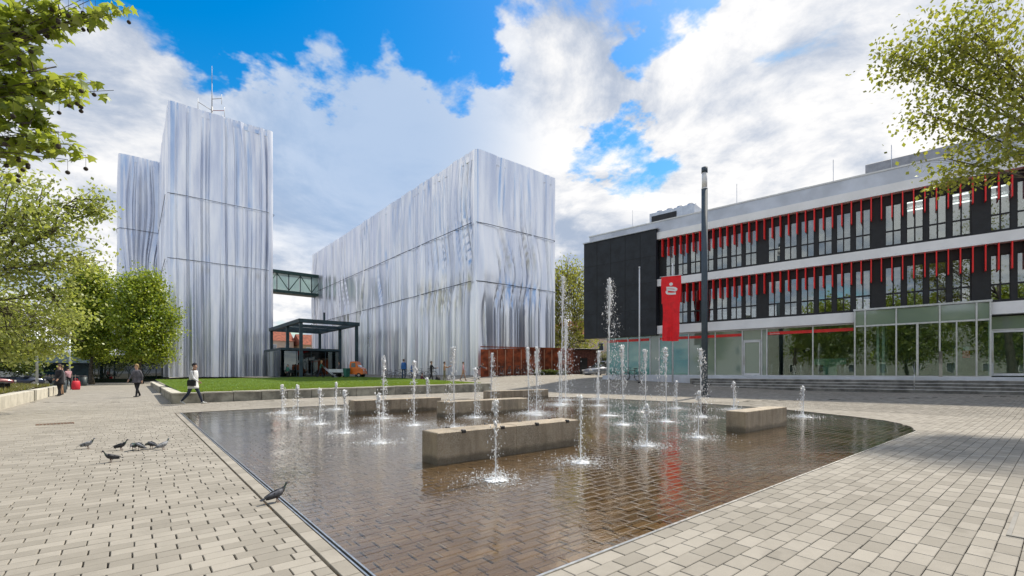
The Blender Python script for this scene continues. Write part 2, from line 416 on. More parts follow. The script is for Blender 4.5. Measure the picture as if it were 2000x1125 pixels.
# drain grate and a hatch in the paving
M_rust = pm('rusty_iron', (.16, .095, .06), .8, .3, var=.3, scale=20, bump=.4)
dg = thing('drain_grate', 'rusty brown rectangular drain cover let into the path near the pigeons', 'drain cover', (-1.62, 17.2, .0), R(6))
mm = MB().box(-.36, .36, -.03, .03, -.02, .008); mm.box(-.36, .36, -.40, -.34, -.02, .008); mm.box(-.36, -.3, -.34, -.03, -.02, .008); mm.box(.3, .36, -.34, -.03, -.02, .008); mm.build('frame', M_rust, dg)
for k in range(9): MB().box(-.28+k*.065, -.24+k*.065, -.34, -.03, -.02, .006).build('bar', M_rust, dg)
MB().box(-.3, .3, -.34, -.03, -.025, -.004).build('pit', M_dark, dg)
ht = thing('paving_hatch', 'light steel framed access hatch set flush in the grey pavers', 'hatch', (5.58, .30, .006), 0)
mm = MB().box(0, 1.0, 0, .03, -.01, .003); mm.box(0, 1.0, -.6, -.57, -.01, .003); mm.box(0, .03, -.57, 0, -.01, .003); mm.build('frame', pm('hatch_grey', (.24, .23, .21), .8, .0), ht)
MB().box(.03, 1.0, -.57, 0, -.012, -.001).build('panel', M_brick, ht)

# pool floor and water
basin = thing('fountain_basin', None, None, kind='structure')
Pw = rows(0, 21, 1, 21, lambda X, Y: (in_pool(X, Y) | in_pool(X+.14, Y)) & (depth(X, Y) < 15), 8)
lay(Pw, lambda X, Y: np.zeros(np.shape(X))-.014, M_wet, basin, 'wet_brick', 'basin_bricks', 21, jit=.0018)
bv = []; bf = []
for x in np.arange(0, 21, .5):
    for y in np.arange(1, 21, .5):
        if in_pool(np.array([x, x+.5, x, x+.5]), np.array([y, y, y+.5, y+.5])).any() and depth(x+.25, y+.25) > 14.6:
            o = len(bv); bv += [(x, y, -.0165), (x+.5, y, -.0165), (x+.5, y+.5, -.0165), (x, y+.5, -.0165)]; bf.append((o, o+1, o+2, o+3))
meshobj('basin_floor', npmesh('basin_floor', bv, bf), M_wetfar, basin)
def water_mat():
    m = bpy.data.materials.new('water_film'); m.use_nodes = True; T = NT(m.node_tree); m.node_tree.nodes.clear()
    P = T.n('ShaderNodeNewGeometry').outputs['Position']
    st = T.vm('MULTIPLY', P, (1.0, 1.0, 1.0))
    a = T.noise(st, 5.0, 3, .55, .6); b = T.noise(st, 17.0, 3, .6, .4); c = T.noise(st, 1.1, 2, .5)
    bt = T.n('ShaderNodeTexBrick', {'Vector': P, 'Scale': 1.0, 'Mortar Size': .012, 'Mortar Smooth': .9, 'Brick Width': BL, 'Row Height': BW}); bt.offset = .42
    calm = T.sm(c, .35, .65, .35, 1.0)
    h = T.m('ADD', T.m('MULTIPLY', T.m('ADD', a, T.m('MULTIPLY', b, .6)), calm), T.m('MULTIPLY', bt.outputs['Fac'], -1.6))
    bp = T.n('ShaderNodeBump', {'Strength': .16, 'Distance': .035, 'Height': h})
    gl = T.n('ShaderNodeBsdfGlossy', {'Color': (1, .95, .87, 1), 'Roughness': .03}); T.put(gl, 'Normal', bp.outputs[0])
    tr = T.n('ShaderNodeBsdfTransparent', {'Color': (.93, .88, .78, 1)})
    fr = T.n('ShaderNodeFresnel', {'IOR': 1.42}); T.put(fr, 'Normal', bp.outputs[0])
    f = T.m('MULTIPLY', fr.outputs[0], 1.8, clamp=True)
    mx = T.n('ShaderNodeMixShader', {0: f, 1: tr.outputs[0], 2: gl.outputs[0]})
    T.n('ShaderNodeOutputMaterial', {0: mx.outputs[0]}); return m
JETS = [(3.82, 16.7, .94), (3.71, 14.36, .97), (3.78, 12.56, .93), (5.72, 17.05, .99), (3.67, 10.37, .96), (3.65, 8.44, .94), (5.7, 12.92, 1.82), (5.59, 10.76, 1.64), (9.78, 17.64, 1.13), (6.09, 9.63, 1.98), (7.98, 11.45, 1.48), (12.75, 16.99, 2.25), (3.54, 4.62, 1.0),
        (10.07, 11.35, 2.17), (9.95, 10.84, 2.17), (10.57, 11.51, 2.07), (14.27, 13.94, 5.51), (16.58, 15.91, 4.0), (11.64, 9.29, 4.34), (14.77, 12.32, 2.26), (9.86, 7.4, 2.07), (13.7, 9.33, 2.15), (5.22, 4.7, 1.0), (18.3, 15.3, 1.07), (11.4, 7.1, 2.06),
        (15.78, 9.38, 1.04), (13.42, 7.17, 2.09), (9.12, 4.93, .97), (16.95, 7.8, 1.03), (15.84, 5.17, .93), (7.35, 4.98, .76), (13.54, 13.34, 2.21)]
def water_sheet(step=.05):
    """the water film, with rings running out from every jet"""
    x = np.arange(1.24, 19.6, step); y = np.arange(2.245, 19.8, step); X, Y = np.meshgrid(x, y); Z = np.zeros_like(X)
    for j, (jx, jy, h) in enumerate(JETS):
        r_j = np.hypot(X-jx, Y-jy)+.12*(vn2(X*2.5, Y*2.5, 70+j)-.5); A = .003*(.7+.35*min(h, 3)); Z += A*np.exp(-r_j/(.55+.12*h))*np.sin(r_j*2*math.pi/(.17+.01*(j % 5))+j)
        Z += A*1.6*np.exp(-(r_j/(.30+.1*h))**2)*(vn2(X*9, Y*9, 120+j)-.5)
    nx_, ny_ = len(x), len(y); inside = in_pool(X, Y)
    V = np.stack([X, Y, Z-.006], 2).reshape(-1, 3); i, j = np.meshgrid(np.arange(nx_-1), np.arange(ny_-1)); a = (j*nx_+i).ravel()
    F = np.stack([a, a+1, a+nx_+1, a+nx_], 1); ins = inside.ravel(); F = F[ins[F].any(1)]
    used = np.unique(F); remap = np.zeros(len(V), int); remap[used] = np.arange(len(used)); return npmesh('water', V[used], remap[F], True)
meshobj('water', water_sheet(), water_mat(), basin)

# ------------------------------------------------------------------ granite benches in the pool
M_gran = pm('granite', (.30, .235, .155), .62, var=.28, scale=2.2, bump=.5, bscale=120)
def granite_top():
    m = M_gran; T = NT(m.node_tree); b = m.node_tree.nodes['Principled BSDF']; P = T.n('ShaderNodeNewGeometry')
    src = b.inputs['Base Color'].links[0].from_socket
    n = T.noise(P.outputs['Position'], 90, 3, .8); sp = T.sm(n, .4, .62)
    c = T.mix(sp, src, (.46, .40, .31), 'MIX'); c = T.mix(T.sm(n, .3, .36, .5, 0.0), c, (.05, .04, .03))
    streak = T.noise(T.vm('MULTIPLY', P.outputs['Position'], (6, 6, .8)), 1.0, 4)          # run-off streaks
    c = T.mix(T.sm(streak, .42, .68, 0.0, .45), c, (.13, .10, .065)); wz = T.m('ADD', T.n('ShaderNodeSeparateXYZ', {0: P.outputs['Position']}).outputs[2], T.m('MULTIPLY', T.noise(P.outputs['Position'], 3.5, 4), -.16))
    c = T.mix(T.sm(wz, -.02, .07, .62, 0.0), c, (.035, .028, .016))            # wet foot with algae
    T.put(b, 'Base Color', c)
granite_top()
def bench(label, x0, x1, y0, y1, h, blocks, stops):
    t = thing('granite_bench', label, 'bench', (x0, y0, -.016)); L = x1-x0; D = y1-y0
    for k in range(blocks):
        MB().box(L*k/blocks+(.004 if k else 0), L*(k+1)/blocks-(.004 if k < blocks-1 else 0), 0, D, 0, h+.016, .012).build('block', M_gran, t)
    for k in range(stops):
        u = L*(k+.6)/stops
        for yy in (0, D): MB().box(u-.03, u+.03, yy-.022 if yy == 0 else yy-.03, yy+.03 if yy == 0 else yy+.022, h-.02, h+.034, .008).build('skate_stop', M_dark2, t)
M_dark2 = pm('dark_metal', (.04, .04, .042), .5, .6)
bench('long brown granite bench of two blocks with skate stops and a water jet before it', 3.42, 6.45, 5.86, 6.32, .47, 2, 4)
bench('brown granite bench in the basin beside a cluster of three tall jets', 7.3, 10.65, 12.0, 12.55, .47, 2, 0)
bench('brown granite bench with low jets along its near side, toward the lawn wall', 5.5, 8.7, 14.65, 15.2, .45, 2, 0)
bench('granite bench at the far rim of the basin, by the end of the lawn wall', 13.4, 17.4, 18.0, 18.5, .45, 2, 0)
bench('short grey granite bench standing alone between the lamp post and the paving', 10.62, 12.98, 4.62, 5.06, .47, 1, 0)

# ------------------------------------------------------------------ lawn, its wall and the planter
M_conc = pm('old_concrete', (.30, .285, .235), .85, var=.35, scale=1.4, bump=.5, bscale=30)
M_cap = pm('concrete_cap', (.52, .49, .41), .8, var=.15, scale=1.2, bump=.3, bscale=30)
lw = thing('retaining_wall', 'stained grey concrete block wall with pale coping holding up the lawn', 'wall', (1.24, 24.2, 0))
def wall_run(n, L, along_x, z_top, z_bot, gaps=()):
    for k in range(n):
        if k in gaps: continue
        a, b = L*k/n+.012, L*(k+1)/n-.012; m = ((a+b)/2); zt, zb = z_top(m), z_bot(m)
        if along_x: MB().box(a, b, .02, .36, zb-.1, zt-.05, .01).build('concrete_block', M_conc, lw); MB().box(a-.009, b+.009, -.01, .42, zt-.05, zt+.012, .006).build('coping', M_cap, lw)
        else: MB().box(.02, .36, a, b, zb-.1, zt-.05, .01).build('concrete_block', M_conc, lw); MB().box(-.012, .42, a-.009, b+.009, zt-.052, zt+.010, .006).build('coping', M_cap, lw)
wall_run(15, 17.0, True, lambda m: float(lawn_z(1.24+m, 24.2)), lambda m: float(gh(1.24+m, 24.2)))
for k in range(24):
    a, b = .44+k*1.35, .44+(k+1)*1.35-.024; zt = .48
    if k in (7, 8): continue
    MB().box(.02, .36, a, b, -.1, zt-.05, .01).build('concrete_block', M_conc, lw); MB().box(-.012, .42, a-.009, b+.033, zt-.052, zt+.010, .006).build('coping', M_cap, lw)
M_lawn = pm('lawn_soil', (.09, .17, .016), .9, var=.35, scale=2.5, bump=.8, bscale=60)
lv = []; lf = []
xs = np.linspace(1.62, 20.5, 40); ys = np.linspace(24.58, 57.5, 60)
for y in ys:
    for x in xs:
        xx = min(x, 17.6+.18*(y-24.6)); lv.append((xx, y, float(lawn_z(xx, y))+.02*vn2(xx*.8, y*.8, 4)))
nx = len(xs)
for j in range(len(ys)-1):
    for i in range(nx-1):
        a = j*nx+i
        if lv[a][0] < lv[a+1][0]-1e-4: lf.append((a, a+1, a+nx+1, a+nx))
lawn = meshobj('lawn', npmesh('lawn', lv, lf, True), M_lawn); lawn['kind'] = 'structure'
M_grass = leafmat('grass_blades', (.09, .18, .010), (.15, .25, .016), (.21, .30, .03), .4)
def tufts(n, xy, z, hmin, hmax, w, seed):
    r = np.random.default_rng(seed); X, Y = xy; a = r.uniform(0, 6.28, n); h = r.uniform(hmin, hmax, n); l = r.normal(0, .35, (n, 2))*h[:, None]
    dx, dy = np.cos(a)*w/2, np.sin(a)*w/2
    V = np.stack([np.stack([X-dx, Y-dy, z], 1), np.stack([X+dx, Y+dy, z], 1), np.stack([X+l[:, 0], Y+l[:, 1], z+h], 1)], 1)
    return V.reshape(-1, 3), np.arange(3*n).reshape(-1, 3)
n = 90000; yy = 24.6+(rng.random(n)**1.7)*32; xx = 1.64+rng.random(n)*np.minimum(16+.18*(yy-24.6), 18.5)
V, F = tufts(n, (xx, yy), lawn_z(xx, yy), .035, .085, .022, 3)
V[:, 2] += 0; g = meshobj('grass', npmesh('grass', V, F), M_grass, lawn); g['kind'] = 'stuff'
# planter on the left
pw = thing('planter_wall', 'pale concrete wall edging the raised planted bed beside the path', 'wall', (-3.7, 16.0, 0))
for k in range(18):
    a, b = k*1.45, (k+1)*1.45-.02; MB().box(-.36, .0, a, b, -.1, .5, .012).build('concrete_block', M_cap, pw)
MB().box(-.30, .035, 15.6, 16.1, -.05, .52, .01).build('pier', M_conc, pw)
pv = []; pf = []; xs = np.linspace(-16, -4.08, 16); ys = np.linspace(14, 42.0, 30)
for y in ys:
    for x in xs: pv.append((x, y, .44+.16*float(ss(-4.1-x, 0, 3))+.15*float(vn2(x*.6, y*.6, 9))))
for j in range(len(ys)-1):
    for i in range(len(xs)-1): a = j*16+i; pf.append((a, a+1, a+17, a+16))
bed = meshobj('planting_bed', npmesh('planting_bed', pv, pf, True), M_earth); bed['kind'] = 'structure'
M_cover = leafmat('ground_cover', (.07, .085, .02), (.15, .14, .04), (.25, .17, .075), .3)
n = 16000; xx = -4.15-rng.random(n)**1.4*9; yy = 15+rng.random(n)*27
V, F = tufts(n, (xx, yy), .42+.14*ss(-4.1-xx, 0, 3), .1, .32, .10, 6)
g = meshobj('ground_cover', npmesh('ground_cover', V, F), M_cover, bed); g['kind'] = 'stuff'
# ------------------------------------------------------------------ the two wrapped buildings
def fabric_mat():
    m = bpy.data.materials.new('silver_fabric'); m.use_nodes = True; MATS['fabric'] = m
    T = NT(m.node_tree); b = m.node_tree.nodes['Principled BSDF']; P = T.n('ShaderNodeNewGeometry').outputs['Position']
    n = T.noise(T.vm('MULTIPLY', P, (1, 1, .12)), .9, 4); w = T.noise(P, 60, 3)
    T.put(b, 'Base Color', T.mix(T.sm(n, .3, .7), (.64, .685, .80), (.94, .95, .98)))
    b.inputs['Metallic'].default_value = .74; T.put(b, 'Roughness', T.m('ADD', T.m('MULTIPLY', n, .12), .24))
    T.put(b, 'Normal', T.n('ShaderNodeBump', {'Strength': .12, 'Distance': .01, 'Height': w}).outputs[0]); return m
M_fab = fabric_mat()
M_rope = pm('dark_rope', (.035, .05, .075), .8)
def fold(s, z, H, ropes, seed):
    t = z/H
    wv = (vn2(s/7.5, t*2.6, seed)-.5)*3.6*ss(vn2(s/9.0, t*1.3+3, seed+8), .35, .7)*ss(t, .30, .55)+(vn2(s/3.0, t*3, seed+1)-.5)*.25
    q = s+wv
    band = ss(vn1(q/1.25, seed+2), .35, .65)                      # broad pleats
    mid = ss(vn1(q/.62, seed+3), .35, .70); cre = ss(vn1(q/.27, seed+4), .55, .85); cre2 = ss(vn1(q/.45, seed+11), .60, .85)
    P = ss(vn2(s/3.2, t*1.4, seed+5)+.40*(1-t)**2, .40, .60)      # where the cloth is finely gathered
    P2 = ss(vn2(s/4.5, t*1.2+7, seed+6)+.30*(1-t)**2, .32, .55)
    wide = vn1(q/2.1, seed+13); d = .34*(wide-.5)+.20*band*(.3+.7*P2)+.10*mid*(.3+.7*P2)-.36*cre*P-.32*cre2*P2+.05*vn2(s/4.2, t*4.0, seed+7)
    hold = np.ones_like(d)
    for zr in ropes: hold *= 1-.5*np.exp(-((z-zr)/.45)**2)
    hold *= 1-.6*np.exp(-((H-z)/2.4)**2)
    return d*hold*(.75+.5*(1-t))
def drape(root, path, H, z0, ropes, seed, smooth_r=.12):
    """cloth hung round a closed ground plan, path counter-clockwise"""
    n = len(path); S = []; Pn = []; Nn = []; s = 0.0; cs = []
    for i in range(n):
        a = Vector(path[i]); b = Vector(path[(i+1) % n]); d = b-a; L = d.length; d = d.normalized(); nrm = Vector((d.y, -d.x))
        k = max(2, int(L/.06)); cs.append(s)
        pv = Vector(path[i-1]); dp = (a-pv).normalized(); n0 = Vector((dp.y, -dp.x)); nn = (n0+nrm).normalized()
        nx_ = Vector(path[(i+2) % n]); d2 = (nx_-b).normalized(); n2 = Vector((d2.y, -d2.x)); ne = (nrm+n2).normalized()
        for j in range(k):
            u = L*j/k; w0 = max(0, 1-u/smooth_r); w1 = max(0, 1-(L-u)/smooth_r)
            N_ = (nrm*(1-w0-w1)+nn*w0+ne*w1).normalized(); S.append(s+u); Pn.append(a+d*u); Nn.append(N_)
        s += L
    S = np.array(S); P = np.array([tuple(p) for p in Pn]); N_ = np.array([tuple(v) for v in Nn]); m = len(S)
    zs = np.concatenate([np.linspace(0, H-.8, int(H/.8)), [H-.5, H-.25, H-.1, H]]); nz = len(zs)
    SS, ZZ = np.meshgrid(S, zs)
    cdist = np.min(np.abs(S[:, None]-np.array(cs+[s])[None]), 1); Dp = .42+fold(SS, ZZ, H, ropes, seed)*(.15+.85*ss(cdist, 0, .6))[None]; top = .03*(vn1(S/3.1, seed+9)-.5)-.02*ss(vn1(S/1.1, seed+10), .5, .9)
    V = np.zeros((nz, m, 3)); V[:, :, 0] = P[None, :, 0]+N_[None, :, 0]*Dp; V[:, :, 1] = P[None, :, 1]+N_[None, :, 1]*Dp
    V[:, :, 2] = z0+ZZ+top[None]*ss(ZZ/H, .9, 1)
    i0 = np.arange(m); i1 = (i0+1) % m
    F = np.concatenate([np.stack([r*m+i0, r*m+i1, (r+1)*m+i1, (r+1)*m+i0], 1) for r in range(nz-1)])
    me = npmesh('fabric', V.reshape(-1, 3), F, True); meshobj('fabric', me, M_fab, root)
    roof = MB().prism([(float(V[-1, i, 0]), float(V[-1, i, 1])) for i in range(0, m, 8)], z0+H-1.0, z0+H-.42); roof.build('roof_sheet', M_fab, root)
    for zr in ropes:
        j = int(np.argmin(np.abs(zs-zr))); pts = []
        for i in range(0, m, 12):
            p = V[j, i]; q = P[i]; e = .66
            pts.append((q[0]+N_[i, 0]*e, q[1]+N_[i, 1]*e, z0+zr+.05*float(vn1(i/60., seed+20)-.5)))
        MB().tube(pts, .036, 5).build('rope', M_rope, root)
tw = thing('wrapped_tower', 'tall tower wrapped in silver white pleated fabric behind the round green trees', 'building', (0, 0, 0))
drape(tw, [(3.96, 78), (16.1, 78), (16.1, 110), (-1.6, 110), (-1.6, 102), (3.96, 102)], 37.6, .75, (25.0, 16.2), 31)
bk = thing('wrapped_block', 'long lower block wrapped in silver white pleated fabric behind the rust red fence', 'building', (0, 0, 0))
drape(bk, [(27.9, 39.6), (38.9, 39.6), (38.9, 96), (27.9, 96)], 23.9, .85, (16.2, 10.1), 57)
# aerial mast on the tower roof
M_white = pm('white_paint', (.72, .73, .74), .45, var=.06)
M_redp = pm('red_paint', (.32, .10, .10), .5, var=.1)
ma = thing('aerial_mast', 'slim grey radio mast with cross arms on the tower roof', 'antenna', (9.46, 85.5, 37.9))
MB().tube([(0, 0, 0), (0, 0, 5.2)], .13, 8).build('mast_foot', pm('grey_paint', (.4, .41, .42), .5), ma)
MB().tube([(0, 0, 5.2), (0, 0, 8.8)], [.08, .05], 6).build('mast_top', MATS['grey_paint'], ma)
MB().tube([(0, 0, 8.8), (0, 0, 11.6)], [.05, .03], 6).build('aerial_tip', MATS['grey_paint'], ma)
for k, (z, a, L) in enumerate([(4.6, 200, 2.0), (4.6, -20, 1.7), (3.2, -25, 1.5), (6.4, -30, 1.4), (2.0, -15, 1.6)]):
    v = Vector((math.cos(R(a)), math.sin(R(a)), .18))*L
    ar = MB().tube([(0, 0, z), (v.x, v.y, z+v.z)], .05, 5); ar.build('cross_arm', M_redp if k == 1 else MATS['grey_paint'], ma)
    MB().tube([(v.x, v.y, z-.7), (v.x, v.y, z+.9)], .045, 6).build('antenna_rod', M_white, ma)
# bridge between the two
M_green = pm('bridge_green', (.035, .085, .075), .5, .2, var=.2)
M_bgl = glass('bridge_glass', (.78, .92, .86), .10, .02, .6)
br = thing('footbridge', 'green steel truss footbridge with pale glass joining the two wrapped buildings', 'bridge', (16.0, 93.2, 16.1))
MB().box(0, 12.4, -1.2, 1.2, 0, .5, .03).build('deck', M_green, br)
MB().box(0, 12.4, -1.3, 1.3, 3.5, 4.1, .03).build('roof', M_green, br)
for k in range(7):
    x = k*2.0+.1
    MB().box(x, x+.16, -1.22, -1.06, .5, 3.5).build('post', M_green, br)
    if k < 6:
        MB().box(x+.2, x+1.96, -1.12, -1.09, .52, 3.48).build('pane', M_bgl, br)
        MB().tube([(x+.1, -1.2, .55 if k % 2 else 3.45), (x+2.1, -1.2, 3.45 if k % 2 else .55)], .07, 5).build('diagonal', M_green, br)

# ------------------------------------------------------------------ pavilion of dark steel before the gap
M_teal = pm('dark_teal_steel', (.035, .065, .08), .5, .2, var=.25, scale=2)
M_tglass = glass('smoked_teal_glass', (.20, .38, .36), .14, .0)
M_floor = pm('dark_floor', (.08, .085, .08), .6)
pvl = thing('steel_pavilion', 'open dark teal steel frame over a smoked glass box at the lawn edge', 'pavilion', (15.45, 58.5, .78))
for (x, y) in ((0, 0), (6.75, 0), (0, 6.2), (0, 15.2), (6.75, 6.2), (6.75, 15.2)):
    MB().box(x-.17, x+.17, y-.17, y+.17, 0, 6.6, .02).build('post', M_teal, pvl)
MB().box(-.3, 7.05, -.3, .25, 6.6, 7.05, .02).build('beam', M_teal, pvl)
MB().box(-.3, 7.05, 14.95, 15.5, 6.6, 7.05, .02).build('beam', M_teal, pvl)
MB().box(-.3, .25, .25, 14.95, 6.603, 7.047).build('beam', M_teal, pvl)
MB().box(6.5, 7.05, .25, 14.95, 6.603, 7.047).build('beam', M_teal, pvl)
for y in (6.2, 10.7): MB().box(.25, 6.5, y-.15, y+.15, 6.62, 7.0).build('cross_beam', M_teal, pvl)
MB().box(2.6, 2.8, -.1, .1, 7.05, 8.0).build('vent_pipe', M_teal, pvl)
# the glass box
for x0, x1 in ((-1.2, .6), (.65, 2.4), (2.45, 4.2), (4.25, 6.0)):
    MB().box(x0, x1, 4.4, 4.44, .1, 3.35).build('pane', M_tglass, pvl); MB().box(x1, x1+.05, 4.36, 4.48, 0, 3.45).build('mullion', M_teal, pvl)
MB().box(-1.25, 6.1, 4.3, 14, 3.45, 3.75, .02).build('box_roof', M_teal, pvl)
MB().box(-1.25, 6.1, 13.8, 14, 0, 3.45).build('back_wall', M_dark2, pvl)
MB().box(-1.2, 6.0, 4.5, 13.8, 0, .06).build('box_floor', M_floor, pvl)
MB().box(-1.25, -1.2, 4.5, 13.8, .06, 3.44).build('side_pane', M_tglass, pvl)
MB().box(6.02, 6.07, 4.5, 13.8, .06, 3.44).build('side_pane', M_tglass, pvl)

# ------------------------------------------------------------------ houses far behind
def house(label, x, y, rz, L, D, Hh, wall, roof, rows_, cols, z=0.0, ridge=3.0):
    h = thing('town_house', label, 'house', (x, y, z), rz, 'houses far behind')
    MB().box(0, L, 0, D, -.5, Hh).build('wall', wall, h)
    MB().add([(-.3, -.3, Hh), (L+.3, -.3, Hh), (L+.3, D+.3, Hh), (-.3, D+.3, Hh), (-.3, D/2, Hh+ridge), (L+.3, D/2, Hh+ridge)], [(0, 1, 5, 4), (2, 3, 4, 5), (0, 4, 3), (1, 2, 5), (3, 2, 1, 0)]).build('roof', roof, h)
    for r in range(rows_):
        for c in range(cols):
            wx = L*(c+.5)/cols; wz = 1.4+r*(Hh-1.0)/rows_
            w = MB().box(wx-.55, wx+.55, -.06, .02, wz, wz+1.5); wo = w.build('window', M_white, h)
            MB().box(wx-.45, wx+.45, -.075, -.05, wz+.1, wz+1.4).build('pane', M_pane, wo)
    return h
M_pane = glass('house_pane', (.06, .07, .08), .25, .0, .0)
M_beige = pm('beige_render', (.55, .42, .27), .9, var=.12, scale=.4)
M_pink = pm('cream_render', (.66, .52, .42), .9, var=.1, scale=.4)
M_tile = pm('red_tile', (.26, .075, .04), .85, var=.3, scale=1.5, bump=.5, bscale=8)
house('beige house with red roof seen between the pavilion posts', 17.0, 128, 0, 15, 10, 9.5, M_pink, M_tile, 3, 5)
house('ochre house behind the pavilion beside the wrapped block', 33.0, 124, 0, 16, 10, 8.5, M_beige, M_tile, 3, 5)
house('cream house behind the yellow green tree and parked car', 60, 62, R(-48), 22, 10, 8.0, M_pink, M_tile, 2, 8, .5)
house('pale house behind the parked cars at the planted bed', -62, 120, R(20), 40, 12, 9.0, M_pink, M_tile, 3, 10)
# ------------------------------------------------------------------ bank building; x = along the front, y = out to the square
M_black = pm('black_cladding', (.014, .015, .018), .55, .1, var=.2, scale=4)
M_panel = pm('black_mesh_panel', (.020, .024, .031), .6, .2, var=.25, scale=1.2, bump=.35, bscale=70)
M_wband = pm('white_render', (.86, .86, .87), .6, var=.05, scale=.6)
M_zinc = pm('zinc_sheet', (.56, .59, .65), .45, .35, var=.1, scale=.7)
M_alu = pm('aluminium', (.58, .60, .63), .38, .7, var=.08, scale=3)
M_fin = pm('red_fin', (.86, .022, .02), .42, var=.08, scale=3)
M_wgl = glass('window_glass', (.62, .68, .70), .24, .0, wav=.04)
M_shop = glass('shop_glass', (.72, .86, .80), .10, .0, wav=.10)
M_frost = glass('frosted_glass', (.21, .28, .23), .12, .05, .1)
M_fteal = glass('teal_glass', (.06, .38, .33), .14, .02, .4, wav=.1)
M_room = pm('room_wall', (.42, .45, .42), .9, var=.1, scale=.6)
M_ceil = pm('room_ceiling', (.5, .5, .48), .9, var=.05)
M_rfl = pm('room_floor', (.16, .15, .14), .6, var=.1)
M_blind = pm('pale_curtain', (.78, .80, .82), .9, var=.04, scale=.8)
M_step = pm('step_stone', (.17, .165, .15), .8, var=.3, scale=2, bump=.4)
M_nose = pm('step_nosing', (.45, .44, .42), .8, var=.2, scale=2)
bank = thing('bank_building', 'three storey office with black and white bands and red fins along its windows', 'building', (34.45, 1.43, 0), R(99.26))
U0, U1, UB = -22.0, 25.4, 18.95
def bb(name, mat, *a, bev=0.0, p=None): return MB().box(*a, bev).build(name, mat, p or bank)
bb('roof_slab', M_wband, U0, U1-.1, -15, .45, 11.575, 12.1)
bb('roof_fascia', M_zinc, U0, U1-.35, -15, .30, 12.1, 13.0, bev=.02)
bb('roof_edge', M_white, U0, U1-.3, .30, .34, 12.94, 13.03)
bb('floor_band', M_wband, U0, UB, -.3, .45, 7.97, 8.51)
bb('floor_band', M_wband, U0, UB, -.3, .45, 4.33, 4.95)
bb('floor_slab', M_ceil, U0, U1-.3, -15, -.302, 8.05, 8.42)
bb('floor_slab', M_ceil, U0, U1-.3, -15, -.302, 4.4, 4.85)
for z0, z1, ue in ((1.13, 4.4, 23.3), (4.85, 8.05, U1-.3), (8.42, 11.57, U1-.3)): bb('room_wall', M_room, U0, ue, -7.2, -7.0, z0, z1)
bb('side_wall', M_black, U1-.3, U1-.1, -15, -.02, 4.4, 11.57); bb('side_wall', M_room, 23.3, 23.45, -15, -.08, .3, 4.4); bb('end_wall', M_black, U0-.2, U0, -15, .3, 0, 12)
bb('back_wall', M_black, U0, U1-.3, -15.2, -15, 4.4, 11.57); bb('back_wall', M_black, U0, 23.3, -15.2, -15, 0, 4.4)
# black box on the far end
bx_ = bb('dark_box', M_panel, UB+.02, U1, .0, .62, 4.26, 12.35)
bb('box_cap', M_zinc, UB-.12, U1+.06, -.02, .72, 12.352, 12.44, p=bank)
for k in range(1, 5):
    u = UB+.02+(U1-UB)*k/5
    MB().box(u-.012, u+.012, .6, .632, 4.28, 12.33).build('panel_joint', M_dark, bx_)
for k in range(1, 4):
    z = 4.26+8.09*k/4; MB().box(UB+.05, U1-.02, .6, .631, z-.01, z+.01).build('panel_joint', M_dark, bx_)
# window bays
PW = .73; PD = .9310
def window_mesh():
    f = MB(); H_ = 2.38; f.box(0, PW, -.06, .0, 0, .06); f.box(0, PW, -.06, .0, H_-.05, H_); f.box(0, .04, -.06, 0, .06, H_-.05); f.box(PW-.04, PW, -.06, 0, .06, H_-.05)
    f.box(PW/2-.03, PW/2+.03, -.06, .004, .06, H_-.05); f.box(.04, PW/2-.03, -.06, .002, .80, .88); f.box(PW/2+.03, PW-.04, -.06, .002, .80, .88); return f.mesh('window')
wm = window_mesh(); wm.materials.append(M_black)
pl = MB().box(.045, PW/2-.035, -.035, -.025, .07, .79).mesh('pane'); pu = MB().box(.045, PW/2-.035, -.035, -.025, .89, 2.32).mesh('pane')
for q in (pl, pu): q.materials.append(M_wgl)
bays = [(-19.6+.0, 8), (-11.2, 4), (-6.9, 4), (-2.35, 4), (1.88, 4), (6.06, 6), (12.13, 7)]
rw = random.Random(4)
for fz, up in ((8.66, True), (5.06, False)):
    prev = U0
    for (u0, nwin) in bays:
        bb('dark_pier', M_black, prev, u0-.02, -.25, .02, fz-.15, fz+2.91)
        for k in range(nwin):
            u = u0+k*PD; w = bpy.data.objects.new('window', wm); link(w, bank); w.location = (u, 0, fz)
            for dx in (0, PW/2-.01):
                for pme in (pl, pu):
                    o = bpy.data.objects.new('pane', pme); link(o, w); o.location = (dx, 0, 0); o.rotation_euler = (rw.gauss(0, .004), 0, rw.gauss(0, .006))
            if k < nwin-1: bb('dark_post', M_black, u+PW, u+PD, -.18, .03, fz-.15, fz+2.91)
            if rw.random() < (.28 if up else .25):      # curtains and blinds in the rooms
                c = MB(); a, b = sorted((rw.uniform(0, .5), rw.uniform(.35, PW))); m_ = 14; zb = fz if rw.random() < .7 else fz+rw.uniform(.5, 1.2)
                b = max(b, a+.2)
                vs = []
                for i in range(m_+1):
                    x = u+a+(b-a)*i/m_; y = -.45-.04*math.sin(i*1.9); vs += [(x, y, zb), (x, y, fz+2.45)]
                c.add(vs, [(2*i, 2*i+2, 2*i+3, 2*i+1) for i in range(m_)], True); c.build('curtain', M_blind, w).matrix_parent_inverse = Matrix.Translation((-u, 0, -fz))
        prev = u0+(nwin-1)*PD+PW
        bb('top_strip', M_black, u0-.02, prev, -.2, .018, fz+2.38, fz+2.909)
        bb('sill_strip', M_black, u0-.02, prev, -.2, .018, fz-.149, fz)
    bb('dark_pier', M_black, prev, UB, -.25, .02, fz-.15, fz+2.91)
fm = MB().box(-.026, .026, 0, .34, 0, 1.36).mesh('red_fin'); fm.materials.append(M_fin)
fb = MB().box(-.02, .02, .0, .05, -.16, 0).mesh('fin_bracket'); fb.materials.append(M_dark2)
